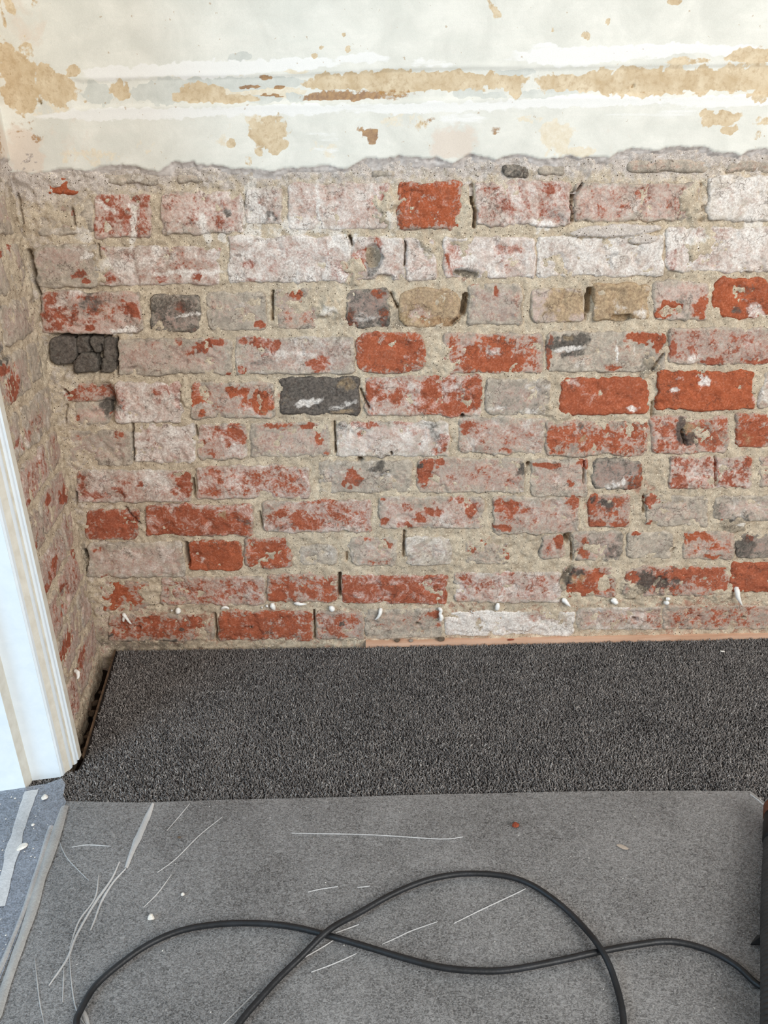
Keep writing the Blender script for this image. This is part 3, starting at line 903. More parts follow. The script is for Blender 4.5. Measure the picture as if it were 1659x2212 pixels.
CABLE = [[460.2,-789.6],[433.8,-777],[417.7,-751.9],[392.4,-731.6],[351.1,-718.9],[303.1,-722.9],[254.4,-731.2],[200.2,-742.2],[147.4,-751.2],[110.5,-752.8],[63.1,-747.8],[18.3,-735.5],[-27.7,-719.8],[-78.2,-702.9],[-124,-689.6],[-173,-682.5],[-227.3,-682.7],[-273.5,-691],[-310.1,-709.6],[-339.4,-736.7],[-358.7,-762.6],[-365.2,-790],[-363.6,-808.4],[-342.5,-850.5],[-297.2,-887.1],[-241.4,-896.6],[-205.9,-862.1],[-177.6,-810.3],[-158,-782.1],[-129.3,-746.9],[-80.1,-700.3],[-40.4,-669.1],[2.9,-641.7],[51.4,-620.6],[100.3,-611.8],[151.4,-615.3],[187.4,-628.9],[219.2,-657.3],[241.8,-690],[255.4,-727.5],[263.9,-757.6],[264.8,-791.3],[259.7,-820],[246.4,-851.6],[213.7,-895.8]]
HOSE = [[541.8,-564.3],[520.7,-604.8],[500.5,-642.4],[470.3,-701],[446.7,-747.5],[427,-787.2],[405.7,-831.3],[380,-884.6]]
FILM_EDGE = [[-515.9,-453.5],[-399.3,-459.4],[-267.1,-456.9],[-104.5,-456.1],[43.4,-454],[191.6,-453.8],[339.8,-453.7],[486.8,-456.5],[574,-459.8],[587.7,-490.3]]
FILM2 = [[-641.4,-415.8],[-593.2,-421.2],[-565.1,-415.7],[-543.2,-403.6],[-532,-416.5],[-525.6,-442.3],[-515.1,-455.5],[-513.6,-504.7],[-505.1,-565.3],[-495.4,-627.6],[-486.2,-690.1],[-480.9,-751.6]]
CREASES = [(9.8,[[-375.2,-463.3],[-376,-490.9],[-377.9,-527.2],[-379.1,-557.1],[-378.5,-586.5]]),(3.2,[[-378.5,-586.5],[-388.9,-608.8],[-394.8,-638.4],[-394.2,-666.6],[-394.2,-683.5]]),(3.7,[[-391.6,-575],[-393.5,-604.9],[-403.1,-641.8],[-410,-689.7],[-409.5,-721.5],[-418.1,-756.9]]),(2.5,[[-414,-596.7],[-405.7,-634.5],[-414.6,-669.6],[-411.5,-709]]),(1.6,[[-412.7,-705.8],[-395.4,-745.8],[-373.4,-785.6],[-347.4,-812.3]]),(1.7,[[-408.8,-733.7],[-393.2,-777.1]]),(1.3,[[-511.5,-510.5],[-476.8,-559],[-450.3,-584],[-424.4,-605.7]]),(1.4,[[-471.4,-546.5],[-448.8,-542.8],[-413.3,-546.2]]),(1.1,[[-259.2,-493.9],[-286.9,-529.4],[-311,-571.1],[-331.3,-594.7]]),(1.2,[[-316.2,-464.8],[-325.2,-487.5],[-338.3,-519.3]]),(1,[[-310.4,-599.1],[-321.7,-629.1],[-334.4,-650.5]]),(1.5,[[-114.5,-631.5],[-98.9,-627.4],[-73.6,-623.5]]),(1.4,[[-46.7,-625.6],[-28.8,-623.7]]),(1,[[-13.2,-710.9],[7.7,-701.1],[25.9,-692.3],[59.8,-680.4]]),(1,[[80.7,-683.5],[119.6,-663.8],[166.6,-641.4],[183.9,-633]]),(0.9,[[-148,-528.3],[-29.7,-533.9],[73.4,-544.2],[108,-541.6]]),(0.9,[[-201.7,-812.4],[-170.5,-775.8],[-163,-767.6]]),(0.7,[[-100.4,-745.8],[-73.6,-735.6],[-45.3,-722.7]]),(1.1,[[-450.7,-720.7],[-422.1,-773.7],[-400.2,-808.8]]),(4.9,[[-366.3,-785.7],[-357.9,-796.6],[-346.8,-812.3]]),(2.1,[[569.6,-467],[577,-481.8],[583.2,-497.3],[593.8,-519.7]]),(1.2,[[-117.2,-730.5],[-92.4,-715.5],[-74.3,-703.2]]),(0.8,[[-73,-693.5],[-43.4,-682.2]])]
FOLDS = [(12.6,[[-513.2,-466.6],[-500.6,-546.8],[-492.8,-603.5],[-483,-658.6],[-475.9,-714.7],[-467.6,-776.3],[-464.1,-800.4]]),(6.3,[[-518.5,-506.8],[-504.9,-587.6],[-494.6,-654.8],[-489,-714.4],[-485.6,-756.3]])]
TAPES = [(13.8,[[-581.4,-431],[-571.9,-482.3],[-559.9,-536.8],[-545.2,-594.6],[-531.9,-647]])]
PLUGS = [('fork',-554.7,76.6),('blob',-440.1,92.2),('cap',-340.5,94.5),('tear',-239,97.9),('spindle',-180.7,103.3),('ball',-114.6,89.5),('tail',-15.5,73.8),('lump',116,70.9),('oval',237,86.3),('cone',381.2,94.4),('nub',483.7,92.2),('bud',594.9,92),('horn',742.9,101)]
LEFT_PLUG = [207,78.4]
CRUMBS = {'flake': [-544.8,-546],'chip': [-552.5,-447.6],'bit': [-547.4,-503.8],'pebble': [-318.7,-668.9],'grain': [-285.8,-632.9],'red': [189.1,-523.7],'dust': [338.4,-566.1],'thread': [703.1,-60.8],'speck': [-315.8,-533.5],'strip_a': [23.7,20.7],'strip_b': [53.2,19.7],'strip_c': [117.6,23.1],'strip_d': [268.2,21.5]}
STRAP = [[450.1,-722.2],[460.1,-714.8],[469.9,-715],[464.2,-724.4]]

# ------------------------------------------------------------------ noise
def _hash(ix, iy, seed):
    with np.errstate(over='ignore'):
        h = (ix.astype(np.int64) * 374761393 + iy.astype(np.int64) * 668265263 + seed * 974634777) & 0xFFFFFFFF
        h = ((h ^ (h >> 13)) * 1274126177) & 0xFFFFFFFF
        h = (h ^ (h >> 16)) & 0xFFFFFF
    return h / float(0xFFFFFF)
def vnoise(x, y, seed=0):
    x0, y0 = np.floor(x), np.floor(y); fx, fy = x - x0, y - y0
    fx = fx * fx * (3 - 2 * fx); fy = fy * fy * (3 - 2 * fy)
    a, b = _hash(x0, y0, seed), _hash(x0 + 1, y0, seed); c, d = _hash(x0, y0 + 1, seed), _hash(x0 + 1, y0 + 1, seed)
    return (a * (1 - fx) + b * fx) * (1 - fy) + (c * (1 - fx) + d * fx) * fy * 1.0
def fbm(x, y, seed=0, oct=4, gain=.5):
    s = 0; a = 1.0; t = 0
    for i in range(oct):
        s = s + a * vnoise(x * 2 ** i + 17.3 * i, y * 2 ** i - 9.1 * i, seed + i); t += a; a *= gain
    return s / t * 2 - 1            # about -1..1

# ------------------------------------------------------------------ node helpers
class NT:
    def __init__(self, name):
        self.m = bpy.data.materials.new(name); self.m.use_nodes = True
        self.t = self.m.node_tree; self.t.nodes.clear()
        self.out = self.n('ShaderNodeOutputMaterial')
    def n(self, kind, **kw):
        x = self.t.nodes.new(kind)
        for k, v in kw.items(): setattr(x, k, v)
        return x
    def l(self, a, b): self.t.links.new(a, b)
    def put(self, sock, v):
        if hasattr(v, 'is_linked') or hasattr(v, 'links'): self.l(v, sock)
        else: sock.default_value = v
    def math(self, op, a, b=0.0, clamp=False):
        x = self.n('ShaderNodeMath', operation=op, use_clamp=clamp); self.put(x.inputs[0], a); self.put(x.inputs[1], b); return x.outputs[0]
    def noise(self, vec, scale, detail=4, rough=.55, dist=0.0):
        x = self.n('ShaderNodeTexNoise'); self.l(vec, x.inputs['Vector']); x.inputs['Scale'].default_value = scale
        x.inputs['Detail'].default_value = detail; x.inputs['Roughness'].default_value = rough; x.inputs['Distortion'].default_value = dist
        return x.outputs['Fac']
    def vor(self, vec, scale, out='Distance', feature='F1'):
        x = self.n('ShaderNodeTexVoronoi', feature=feature); self.l(vec, x.inputs['Vector']); x.inputs['Scale'].default_value = scale
        return x.outputs[out]
    def mix(self, fac, a, b, mode='MIX'):
        x = self.n('ShaderNodeMix', data_type='RGBA', blend_type=mode); self.put(x.inputs[0], fac)
        self.put(x.inputs[6], a); self.put(x.inputs[7], b); return x.outputs[2]
    def remap(self, v, a, b, c=0.0, d=1.0):
        x = self.n('ShaderNodeMapRange'); self.put(x.inputs[0], v)
        for i, q in enumerate((a, b, c, d)): x.inputs[i + 1].default_value = q
        return x.outputs[0]
    def attr(self, name):
        x = self.n('ShaderNodeAttribute', attribute_name=name); s = self.n('ShaderNodeSeparateColor'); self.l(x.outputs['Color'], s.inputs[0])
        return s.outputs[0], s.outputs[1], s.outputs[2]
    def mask(self, field, noise, amp=1.7, soft=.07):
        v = self.math('ADD', field, self.math('MULTIPLY', self.math('SUBTRACT', noise, .5), amp))
        return self.remap(v, .5 - soft, .5 + soft)
    def bsdf(self, color, rough=.9, spec=.2, bump=None, strength=.3, dist=.002):
        b = self.n('ShaderNodeBsdfPrincipled'); self.put(b.inputs['Base Color'], color); self.put(b.inputs['Roughness'], rough)
        b.inputs['Specular IOR Level'].default_value = spec
        if bump is not None:
            k = self.n('ShaderNodeBump'); k.inputs['Strength'].default_value = strength; k.inputs['Distance'].default_value = dist
            self.l(bump, k.inputs['Height']); self.l(k.outputs[0], b.inputs['Normal'])
        self.l(b.outputs[0], self.out.inputs[0]); return b
def C(r, g, b):
    f = lambda v: (v / 255 / 12.92) if v <= 10 else ((v / 255 + .055) / 1.055) ** 2.4
    return (f(r), f(g), f(b), 1)

def coords(t, jitter=True):
    tc = t.n('ShaderNodeTexCoord'); v = tc.outputs['Object']
    if jitter:
        oi = t.n('ShaderNodeObjectInfo'); k = t.n('ShaderNodeVectorMath', operation='MULTIPLY_ADD')
        cx = t.n('ShaderNodeCombineXYZ')
        for i in range(3): t.l(oi.outputs['Random'], cx.inputs[i])
        t.l(cx.outputs[0], k.inputs[0]); k.inputs[1].default_value = (37.0, 11.0, 23.0); t.l(v, k.inputs[2]); v = k.outputs[0]
    return v

def mat_brick():
    t = NT('old_brick'); v = coords(t)
    R, W, K = t.attr('ma'); G, T, hue = t.attr('mb')
    n1 = t.noise(v, 48, 7, .68, .5); n2 = t.noise(v, 190, 5, .68); n = t.math('ADD', t.math('MULTIPLY', n1, .6), t.math('MULTIPLY', n2, .4))
    n3 = t.noise(v, 66, 7, .7, .7); n4 = t.noise(v, 300, 4, .66); nb = t.math('ADD', t.math('MULTIPLY', n3, .62), t.math('MULTIPLY', n4, .38))
    n5 = t.noise(v, 30, 8, .74, .9); fine = t.noise(v, 950, 3, .6); n6 = t.noise(v, 18, 3, .6)
    red = t.mix(hue, C(148, 80, 66), C(180, 84, 38))
    red = t.mix(t.remap(n5, .34, .68), t.mix(.5, red, C(120, 64, 48)), t.mix(.3, red, C(206, 126, 94)))
    red = t.mix(t.math('MULTIPLY', t.remap(n4, .52, .68), .25), red, C(190, 152, 134))
    res = t.mix(t.remap(n3, .33, .67), C(172, 148, 136), C(222, 205, 193))
    res = t.mix(t.math('MULTIPLY', t.remap(n2, .48, .6), .45), res, C(186, 140, 126))
    oi = t.n('ShaderNodeObjectInfo'); rv = oi.outputs['Random']
    res = t.mix(t.math('MULTIPLY', t.remap(rv, .55, .9), .4), res, C(224, 204, 194)); res = t.mix(t.math('MULTIPLY', t.remap(rv, .4, .05), .35), res, C(164, 152, 142))
    res = t.mix(t.math('MULTIPLY', t.remap(n6, .48, .64), .6), res, C(188, 176, 164))
    gry = t.mix(t.remap(n1, .35, .65), C(158, 148, 136), C(208, 195, 178))
    col = t.mix(t.mask(G, nb, 1.7, .1), res, gry)
    halo = t.mask(t.math('ADD', R, .12), n, 1.9, .14)
    col = t.mix(t.math('MULTIPLY', halo, .5), col, t.mix(.5, red, C(190, 146, 130)))
    col = t.mix(t.math('MULTIPLY', t.mask(R, n, 1.65, .05), .93), col, red)
    col = t.mix(t.math('MULTIPLY', t.mask(K, nb, 1.7, .16), .9), col, t.mix(t.remap(n2, .35, .65), C(50, 48, 46), C(112, 106, 99)))
    col = t.mix(t.math('MULTIPLY', t.mask(T, n3, 1.2, .2), .85), col, t.mix(t.remap(n2, .35, .65), C(146, 120, 90), C(198, 174, 138)))
    w = t.mask(W, n5, 1.7, .2)
    col = t.mix(t.math('MULTIPLY', w, t.remap(n4, .3, .55, .5, 1.0)), col, C(234, 227, 220))
    gr = t.math('MULTIPLY', t.remap(t.noise(v, 24, 6, .7, .5), .52, .68), t.remap(n2, .4, .6))
    col = t.mix(t.math('MULTIPLY', gr, .42), col, C(98, 88, 80))
    crk = t.n('ShaderNodeTexVoronoi', feature='DISTANCE_TO_EDGE'); wv = t.n('ShaderNodeVectorMath', operation='MULTIPLY_ADD')
    nt = t.n('ShaderNodeTexNoise'); t.l(v, nt.inputs['Vector']); nt.inputs['Scale'].default_value = 90; nt.inputs['Detail'].default_value = 4
    t.l(nt.outputs['Color'], wv.inputs[0]); wv.inputs[1].default_value = (.03, .03, .03); t.l(v, wv.inputs[2]); t.l(wv.outputs[0], crk.inputs['Vector']); crk.inputs['Scale'].default_value = 38
    crack = t.math('MULTIPLY', t.math('LESS_THAN', crk.outputs['Distance'], .022), t.remap(n6, .5, .56))
    col = t.mix(t.math('MULTIPLY', crack, .55), col, C(84, 66, 58))
    col = t.mix(1.0, col, t.mix(t.remap(fine, .34, .66), (.84, .83, .82, 1), (1.18, 1.18, 1.17, 1)), 'MULTIPLY')
    col = t.mix(1.0, col, t.mix(t.remap(n4, .36, .64), (.86, .85, .84, 1), (1.16, 1.16, 1.16, 1)), 'MULTIPLY')
    h = t.math('SUBTRACT', t.math('ADD', t.math('MULTIPLY', n2, .55), t.math('MULTIPLY', fine, .45)), t.math('MULTIPLY', crack, .4))
    t.bsdf(col, .93, .12, h, .8, .0026)
    return t.m

def mat_mortar():
    t = NT('lime_mortar'); v = coords(t, False)
    R, W, K = t.attr('ma'); G, T, hue = t.attr('mb')
    n1 = t.noise(v, 36, 6, .62, .4); n2 = t.noise(v, 170, 5, .65); n3 = t.noise(v, 800, 3, .6); n5 = t.noise(v, 60, 6, .7, .6)
    n = t.math('ADD', t.math('MULTIPLY', n1, .6), t.math('MULTIPLY', n2, .4))
    col = t.mix(t.remap(n, .36, .64), C(174, 157, 136), C(222, 207, 184))
    col = t.mix(t.mask(G, n5, 1.4, .15), col, t.mix(t.remap(n2, .35, .65), C(186, 174, 165), C(224, 214, 206)))
    col = t.mix(t.math('MULTIPLY', t.mask(R, n5, 1.7, .12), .8), col, C(172, 122, 102))
    col = t.mix(t.math('MULTIPLY', t.mask(K, n, 1.5, .2), .85), col, C(84, 77, 70))
    col = t.mix(t.mask(W, n1, 1.5, .15), col, C(226, 218, 208))
    col = t.mix(t.math('MULTIPLY', t.remap(t.noise(v, 420, 3, .6), .6, .68), .6), col, C(112, 98, 82))
    gr = t.math('MULTIPLY', t.remap(t.noise(v, 16, 6, .7, .5), .5, .66), t.remap(n2, .4, .6))
    col = t.mix(t.math('MULTIPLY', gr, .45), col, C(116, 104, 90))
    g = t.vor(v, 300, 'Color'); s = t.n('ShaderNodeSeparateColor'); t.l(g, s.inputs[0]); d = t.vor(v, 300)
    spot = t.math('LESS_THAN', d, .32)
    col = t.mix(t.math('MULTIPLY', spot, t.math('GREATER_THAN', s.outputs[0], .86)), col, C(232, 220, 200))
    col = t.mix(t.math('MULTIPLY', spot, t.math('LESS_THAN', s.outputs[0], .10)), col, C(96, 84, 70))
    col = t.mix(1.0, col, t.mix(t.remap(n3, .32, .68), (.68, .67, .65, 1), (1.34, 1.34, 1.33, 1)), 'MULTIPLY')
    h = t.math('ADD', t.math('MULTIPLY', n2, .5), t.math('MULTIPLY', n3, .5))
    t.bsdf(col, .95, .1, h, .8, .0026)
    return t.m

def mat_plaster():
    t = NT('scraped_painted_plaster'); v = coords(t, False)
    Cc, T, B = t.attr('pa'); W, P, E = t.attr('pb'); Y, _a, _b = t.attr('pc')
    n1 = t.noise(v, 40, 7, .62, .5); n2 = t.noise(v, 150, 5, .62); n3 = t.noise(v, 14, 6, .6, .5); fine = t.noise(v, 700, 3, .6)
    st = t.n('ShaderNodeMapping'); st.inputs['Scale'].default_value = (.12, 1, 1); t.l(v, st.inputs[0]); streak = t.noise(st.outputs[0], 90, 6, .65, .2)
    n = t.math('ADD', t.math('MULTIPLY', n1, .65), t.math('MULTIPLY', n2, .35))
    col = t.mix(t.remap(n3, .36, .62), C(216, 214, 204), C(234, 231, 221))
    col = t.mix(t.math('MULTIPLY', t.remap(streak, .4, .65), .4), col, C(219, 219, 209))
    col = t.mix(t.mask(Y, n, 1.8, .08), col, t.mix(t.remap(n2, .3, .7), C(222, 209, 184), C(233, 224, 206)))
    col = t.mix(t.math('MULTIPLY', t.mask(P, n1, 1.3, .2), .7), col, C(221, 204, 188))
    col = t.mix(t.mask(Cc, n, 1.1, .03), col, t.mix(t.remap(n1, .35, .65), C(202, 203, 195), C(216, 216, 208)))
    wm = t.mask(W, t.math('ADD', t.math('MULTIPLY', streak, .8), t.math('MULTIPLY', n3, .2)), 1.5, .1)
    col = t.mix(wm, col, C(237, 235, 230))
    tan = t.mix(t.remap(n1, .3, .7), C(197, 173, 138), C(226, 209, 180)); tan = t.mix(t.math('MULTIPLY', t.remap(n2, .5, .68), .6), tan, C(182, 156, 122))
    col = t.mix(t.mask(T, n, 1.5, .06), col, tan)
    col = t.mix(t.math('MULTIPLY', t.mask(B, t.math('ADD', t.math('MULTIPLY', streak, .5), t.math('MULTIPLY', n2, .5)), 1.7, .08), .85), col, t.mix(t.remap(n2, .35, .65), C(130, 84, 42), C(176, 132, 78)))
    sp = t.math('GREATER_THAN', t.noise(v, 120, 3, .5), .735)
    col = t.mix(t.math('MULTIPLY', sp, .55), col, C(176, 146, 110))
    render = t.mix(t.remap(n2, .32, .68), C(178, 168, 161), C(226, 218, 212)); render = t.mix(t.math('MULTIPLY', t.remap(n1, .45, .62), .5), render, C(228, 220, 213))
    col = t.mix(t.mask(E, n2, .5, .03), render, col)
    col = t.mix(1.0, col, t.mix(t.remap(fine, .3, .7), (.95, .95, .945, 1), (1.03, 1.03, 1.03, 1)), 'MULTIPLY')
    hh = t.math('ADD', t.math('MULTIPLY', n2, .6), t.math('MULTIPLY', fine, .4))
    t.bsdf(col, .8, .2, hh, .35, .0012)
    return t.m

def mat_simple(name, rgb, rough=.7, spec=.3, var=.0, scale=60, bump=0.0, bscale=300, rgb2=None, stretch=None):
    t = NT(name); v = coords(t, False); src = v
    if stretch:
        st = t.n('ShaderNodeMapping'); st.inputs['Scale'].default_value = stretch; t.l(v, st.inputs[0]); src = st.outputs[0]
    n = t.noise(src, scale, 5, .6, .3)
    a = C(*rgb); b = C(*rgb2) if rgb2 else tuple(x * (1 - var) for x in a[:3]) + (1,)
    col = t.mix(t.remap(n, .35, .65), b, a)
    t.bsdf(col, rough, spec, t.noise(v, bscale, 4, .6) if bump else None, bump, .002)
    return t.m

def mat_carpet():
    t = NT('carpet_pile'); v = coords(t, False)
    x, y, z = t.attr('tuft')
    n = t.noise(v, 9, 4, .6); n2 = t.noise(v, 60, 3, .6)
    val = t.math('ADD', t.math('MULTIPLY', x, .8), t.math('MULTIPLY', n, .2))
    col = t.mix(t.remap(val, .22, .55), C(74, 71, 70), C(136, 131, 128)); col = t.mix(t.remap(val, .6, .86), col, C(192, 187, 182))
    col = t.mix(t.math('MULTIPLY', t.remap(n, .4, .75), .28), col, C(150, 142, 136))
    t.bsdf(col, 1.0, .03)
    return t.m

def mat_film(name, haze, tint, gloss=.12, rough=.32, grain=1.0):
    t = NT(name); v = coords(t, False)
    tr = t.n('ShaderNodeBsdfTransparent'); df = t.n('ShaderNodeBsdfDiffuse'); gl = t.n('ShaderNodeBsdfGlossy')
    df.inputs[0].default_value = tint; gl.inputs['Roughness'].default_value = rough; gl.inputs[0].default_value = (.9, .92, .95, 1)
    st = t.n('ShaderNodeMapping'); st.inputs['Scale'].default_value = (.75, 1.15, 1); t.l(v, st.inputs[0])
    n = t.noise(st.outputs[0], 300, 4, .68, 1.8); n2 = t.noise(v, 7, 5, .65, .6); n3 = t.noise(v, 420, 2, .5)
    hz = t.math('MULTIPLY', t.math('ADD', t.math('MULTIPLY', t.remap(n, .4, .6), 1.1 * grain), t.math('ADD', t.math('MULTIPLY', t.remap(n2, .3, .7), .55), .15 + .55 * (1 - grain))), haze)
    m1 = t.n('ShaderNodeMixShader'); t.put(m1.inputs[0], hz); t.l(tr.outputs[0], m1.inputs[1]); t.l(df.outputs[0], m1.inputs[2])
    fr = t.n('ShaderNodeFresnel'); fr.inputs[0].default_value = 1.45
    m2 = t.n('ShaderNodeMixShader'); t.put(m2.inputs[0], t.math('MULTIPLY', fr.outputs[0], gloss / .05 * .6, True)); t.l(m1.outputs[0], m2.inputs[1]); t.l(gl.outputs[0], m2.inputs[2])
    k = t.n('ShaderNodeBump'); k.inputs['Strength'].default_value = .35 * grain; k.inputs['Distance'].default_value = .002
    t.l(t.math('ADD', n, t.math('MULTIPLY', n3, .5)), k.inputs['Height'])
    for s in (df, gl, fr): t.l(k.outputs[0], s.inputs['Normal'])
    t.l(m2.outputs[0], t.out.inputs[0])
    return t.m

MB, MM, MP = mat_brick(), mat_mortar(), mat_plaster()
M_PAINT = mat_simple('white_gloss_paint', (232, 241, 247), .38, .4, .03, 40, .12, 160, (225, 235, 242))
M_PAINT_CREAM_SHADE = mat_simple('cream_and_shade_paint', (222, 219, 208), .6, .3, .05, 50, .15, 200, (208, 203, 190))  # cream bands of the moulding; also the shade tone on the stop's side
M_FLOORBOARD = mat_simple('dark_floorboard', (132, 104, 80), .85, .15, .4, 40, .3, 200, (92, 72, 56), (.2, 1, 1))
M_DIRT = mat_simple('underfloor_dirt', (58, 46, 36), .95, .1, .5, 45, .9, 160, (24, 19, 16))
M_TIMBER = mat_simple('pale_new_timber', (222, 184, 158), .7, .2, .1, 60, .2, 200, (203, 160, 132), (.12, 1, 1))
M_CABLE = mat_simple('black_rubber_cable', (17, 18, 20), .45, .45, .4, 50, .25, 260, (30, 32, 36))
M_HOSE = mat_simple('dark_grey_hose_plastic', (62, 60, 58), .5, .4, .3, 40, .1, 200, (44, 43, 42))
M_STRAP = mat_simple('black_strap', (16, 16, 17), .5, .4)
M_RUST = mat_simple('reddish_brown_rubber', (122, 74, 52), .6, .3, .3, 80, .2, 200, (84, 50, 36))
M_CREAM = mat_simple('white_injection_cream', (246, 245, 240), .42, .45, .03, 200, .1, 300, (236, 233, 226))
M_PLCHIP = mat_simple('white_plaster_chip', (238, 234, 226), .85, .2, .1, 200, .4, 400, (214, 208, 198))
M_REDCHIP = mat_simple('red_brick_chip', (160, 84, 60), .9, .1, .2, 200, .5, 400, (120, 60, 44))
M_RUBBLE = mat_simple('dusty_rubble', (122, 106, 90), .95, .1, .3, 90, .6, 300, (84, 70, 58))
M_PALE = mat_simple('pale_rubble', (172, 162, 150), .95, .1, .3, 90, .6, 300, (120, 108, 96))
M_PILE = mat_carpet()
M_BACKING = mat_simple('carpet_backing', (52, 48, 46), 1.0, .05, .2, 300, .4, 500)
M_FILM = mat_film('clear_protective_film', .25, (.72, .705, .69, 1), .08, .35)
M_FILM2 = mat_film('clear_film_daylight_tint', .30, (.58, .64, .76, 1), .16, .25)  # clear film; blue tint and extra haze stand in for reflected doorway daylight
M_CREASE = mat_film('doubled_film', .50, (.86, .85, .83, 1), .10, .3, .15)
M_FOLD = mat_film('folded_film_edge', .36, (.84, .81, .76, 1), .12, .3, .3)
M_TAPE = mat_film('milky_tape', .62, (.86, .86, .86, 1), .12, .35, .25)

# ------------------------------------------------------------------ object helpers
def link(name, me, parent=None, mat=None, loc=None):
    o = bpy.data.objects.new(name, me); COL.objects.link(o)
    if mat: me.materials.append(mat)
    if parent: o.parent = parent
    if loc is not None: o.location = loc
    return o
def mesh_np(name, verts, faces, smooth=True):
    me = bpy.data.meshes.new(name)
    verts = np.asarray(verts, np.float32)
    if isinstance(faces, np.ndarray):
        k = faces.shape[1]; n = len(faces)
        me.vertices.add(len(verts)); me.vertices.foreach_set('co', verts.ravel())
        me.loops.add(n * k); me.loops.foreach_set('vertex_index', faces.astype(np.int32).ravel())
        me.polygons.add(n); me.polygons.foreach_set('loop_start', np.arange(0, n * k, k, dtype=np.int32))
        me.update(calc_edges=True)
    else:
        me.from_pydata(verts.tolist(), [], faces); me.update()
    if smooth: me.polygons.foreach_set('use_smooth', np.ones(len(me.polygons), bool))
    return me
def color_attr(me, name, *ch):
    n = len(me.vertices); a = me.color_attributes.new(name, 'FLOAT_COLOR', 'POINT')
    d = np.ones((n, 4), np.float32)
    for i, c in enumerate(ch): d[:, i] = c
    a.data.foreach_set('color', d.ravel())
def grid_faces(nx, ny):
    i = np.arange((nx - 1) * (ny - 1)); r, c = i // (nx - 1), i % (nx - 1); a = r * nx + c
    return np.stack([a, a + 1, a + nx + 1, a + nx], 1)
def tag(o, label=None, cat=None, group=None, kind=None):
    if label: o['label'] = label
    if cat: o['category'] = cat
    if group: o['group'] = group
    if kind: o['kind'] = kind
    return o
def bm_obj(name, bm, mat, parent=None, smooth=False, loc=None):
    me = bpy.data.meshes.new(name); bm.normal_update(); bm.to_mesh(me); bm.free()
    if smooth: me.polygons.foreach_set('use_smooth', np.ones(len(me.polygons), bool))
    return link(name, me, parent, mat, loc)
def prism(name, pts, z0, z1, mat, parent=None, bevel=0.0):
    """A plan outline in millimetres raised from z0 to z1."""
    bm = bmesh.new()
    a = sum(pts[i][0] * pts[(i + 1) % len(pts)][1] - pts[(i + 1) % len(pts)][0] * pts[i][1] for i in range(len(pts)))
    if a < 0: pts = pts[::-1]
    lo = [bm.verts.new((x / 1000, y / 1000, z0 / 1000)) for x, y in pts]; hi = [bm.verts.new((x / 1000, y / 1000, z1 / 1000)) for x, y in pts]
    bm.faces.new(lo[::-1]); bm.faces.new(hi)
    for i in range(len(pts)):
        j = (i + 1) % len(pts); bm.faces.new((lo[i], lo[j], hi[j], hi[i]))
    if bevel: bmesh.ops.bevel(bm, geom=bm.edges[:], offset=bevel / 1000, segments=2, affect='EDGES')
    return bm_obj(name, bm, mat, parent)

# wall frames: u along the wall, z up, out towards the room (all millimetres)
class Frame:
    def __init__(self, o, u, n): self.o, self.u, self.n = np.array(o, float), np.array(u, float), np.array(n, float)
    def w(self, u, z, out):
        return (self.o + np.outer(u, self.u) / 1000 + np.outer(out, self.n) / 1000 + np.outer(z, (0, 0, 1)) / 1000)
BACK = Frame((0, 0, 0), (1, 0, 0), (0, -1, 0))
ld = np.array([44, -247, 0.]); ld /= np.linalg.norm(ld)
LEFT = Frame((-.622, -.008, 0), ld, (-ld[1], ld[0], 0))

_WARP = {}
def field(u, z, blobs, ch, base=0.0, soft=.8, warp=None):
    f = np.full(u.shape, float(base))
    key = (len(u), float(u[0]), float(u[-1]), float(z[0]))
    if key not in _WARP:
        _WARP.clear()
        _WARP[key] = (1.0 * fbm(u / 17, z / 17, 201, 3, .6) + .5 * fbm(u / 5, z / 5, 203, 2), 1.0 * fbm(u / 17, z / 17, 211, 3, .6) + .5 * fbm(u / 5, z / 5, 213, 2))
    wu, wz = _WARP[key]
    u0, u1, z0, z1 = u.min(), u.max(), z.min(), z.max()
    for (cx, cy, rx, ry, an, c, am) in blobs:
        if c != ch: continue
        m = max(rx, ry) * 1.5 + 20
        if cx + m < u0 or cx - m > u1 or cy + m < z0 or cy - m > z1: continue
        a = math.radians(an); wa = min(rx, ry, 22) * (.25 if ch in 'HSN' else (.95 if warp is None else warp)) + (0 if ch in 'HSN' else 1.5); dx, dy = u - cx + wu * wa, z - cy + wz * wa
        p = (dx * math.cos(a) + dy * math.sin(a)) / max(rx, 1.5); q = (-dx * math.sin(a) + dy * math.cos(a)) / max(ry, 1.5)
        k = np.clip((1 + soft / 2 - np.sqrt(p * p + q * q)) / soft, 0, 1)
        if am < 0: f = f + am * k
        elif ch in 'HMSN': f = np.maximum(f, am * k * k * (3 - 2 * k))
        else: f = np.maximum(f, base + (am - base) * k) if am > base else f
    return f
def carve(u, z, cracks):
    d = np.zeros(u.shape); u0, u1, z0, z1 = u.min() - 8, u.max() + 8, z.min() - 8, z.max() + 8
    for (w, dep, pts) in cracks:
        xs = [p[0] for p in pts]; ys = [p[1] for p in pts]
        if max(xs) < u0 or min(xs) > u1 or max(ys) < z0 or min(ys) > z1: continue
        for (ax, ay), (bx, by) in zip(pts[:-1], pts[1:]):
            L2 = max((bx - ax) ** 2 + (by - ay) ** 2, 1e-6)
            k = np.clip(((u - ax) * (bx - ax) + (z - ay) * (by - ay)) / L2, 0, 1)
            r = np.hypot(u - ax - k * (bx - ax), z - ay - k * (by - ay)) + fbm(u / 6, z / 6, 91, 2) * .9
            ww = max(w * .62, 1.9)
            d = np.maximum(d, dep * np.clip((ww + .9 - r) / 1.6, 0, 1))
    return d

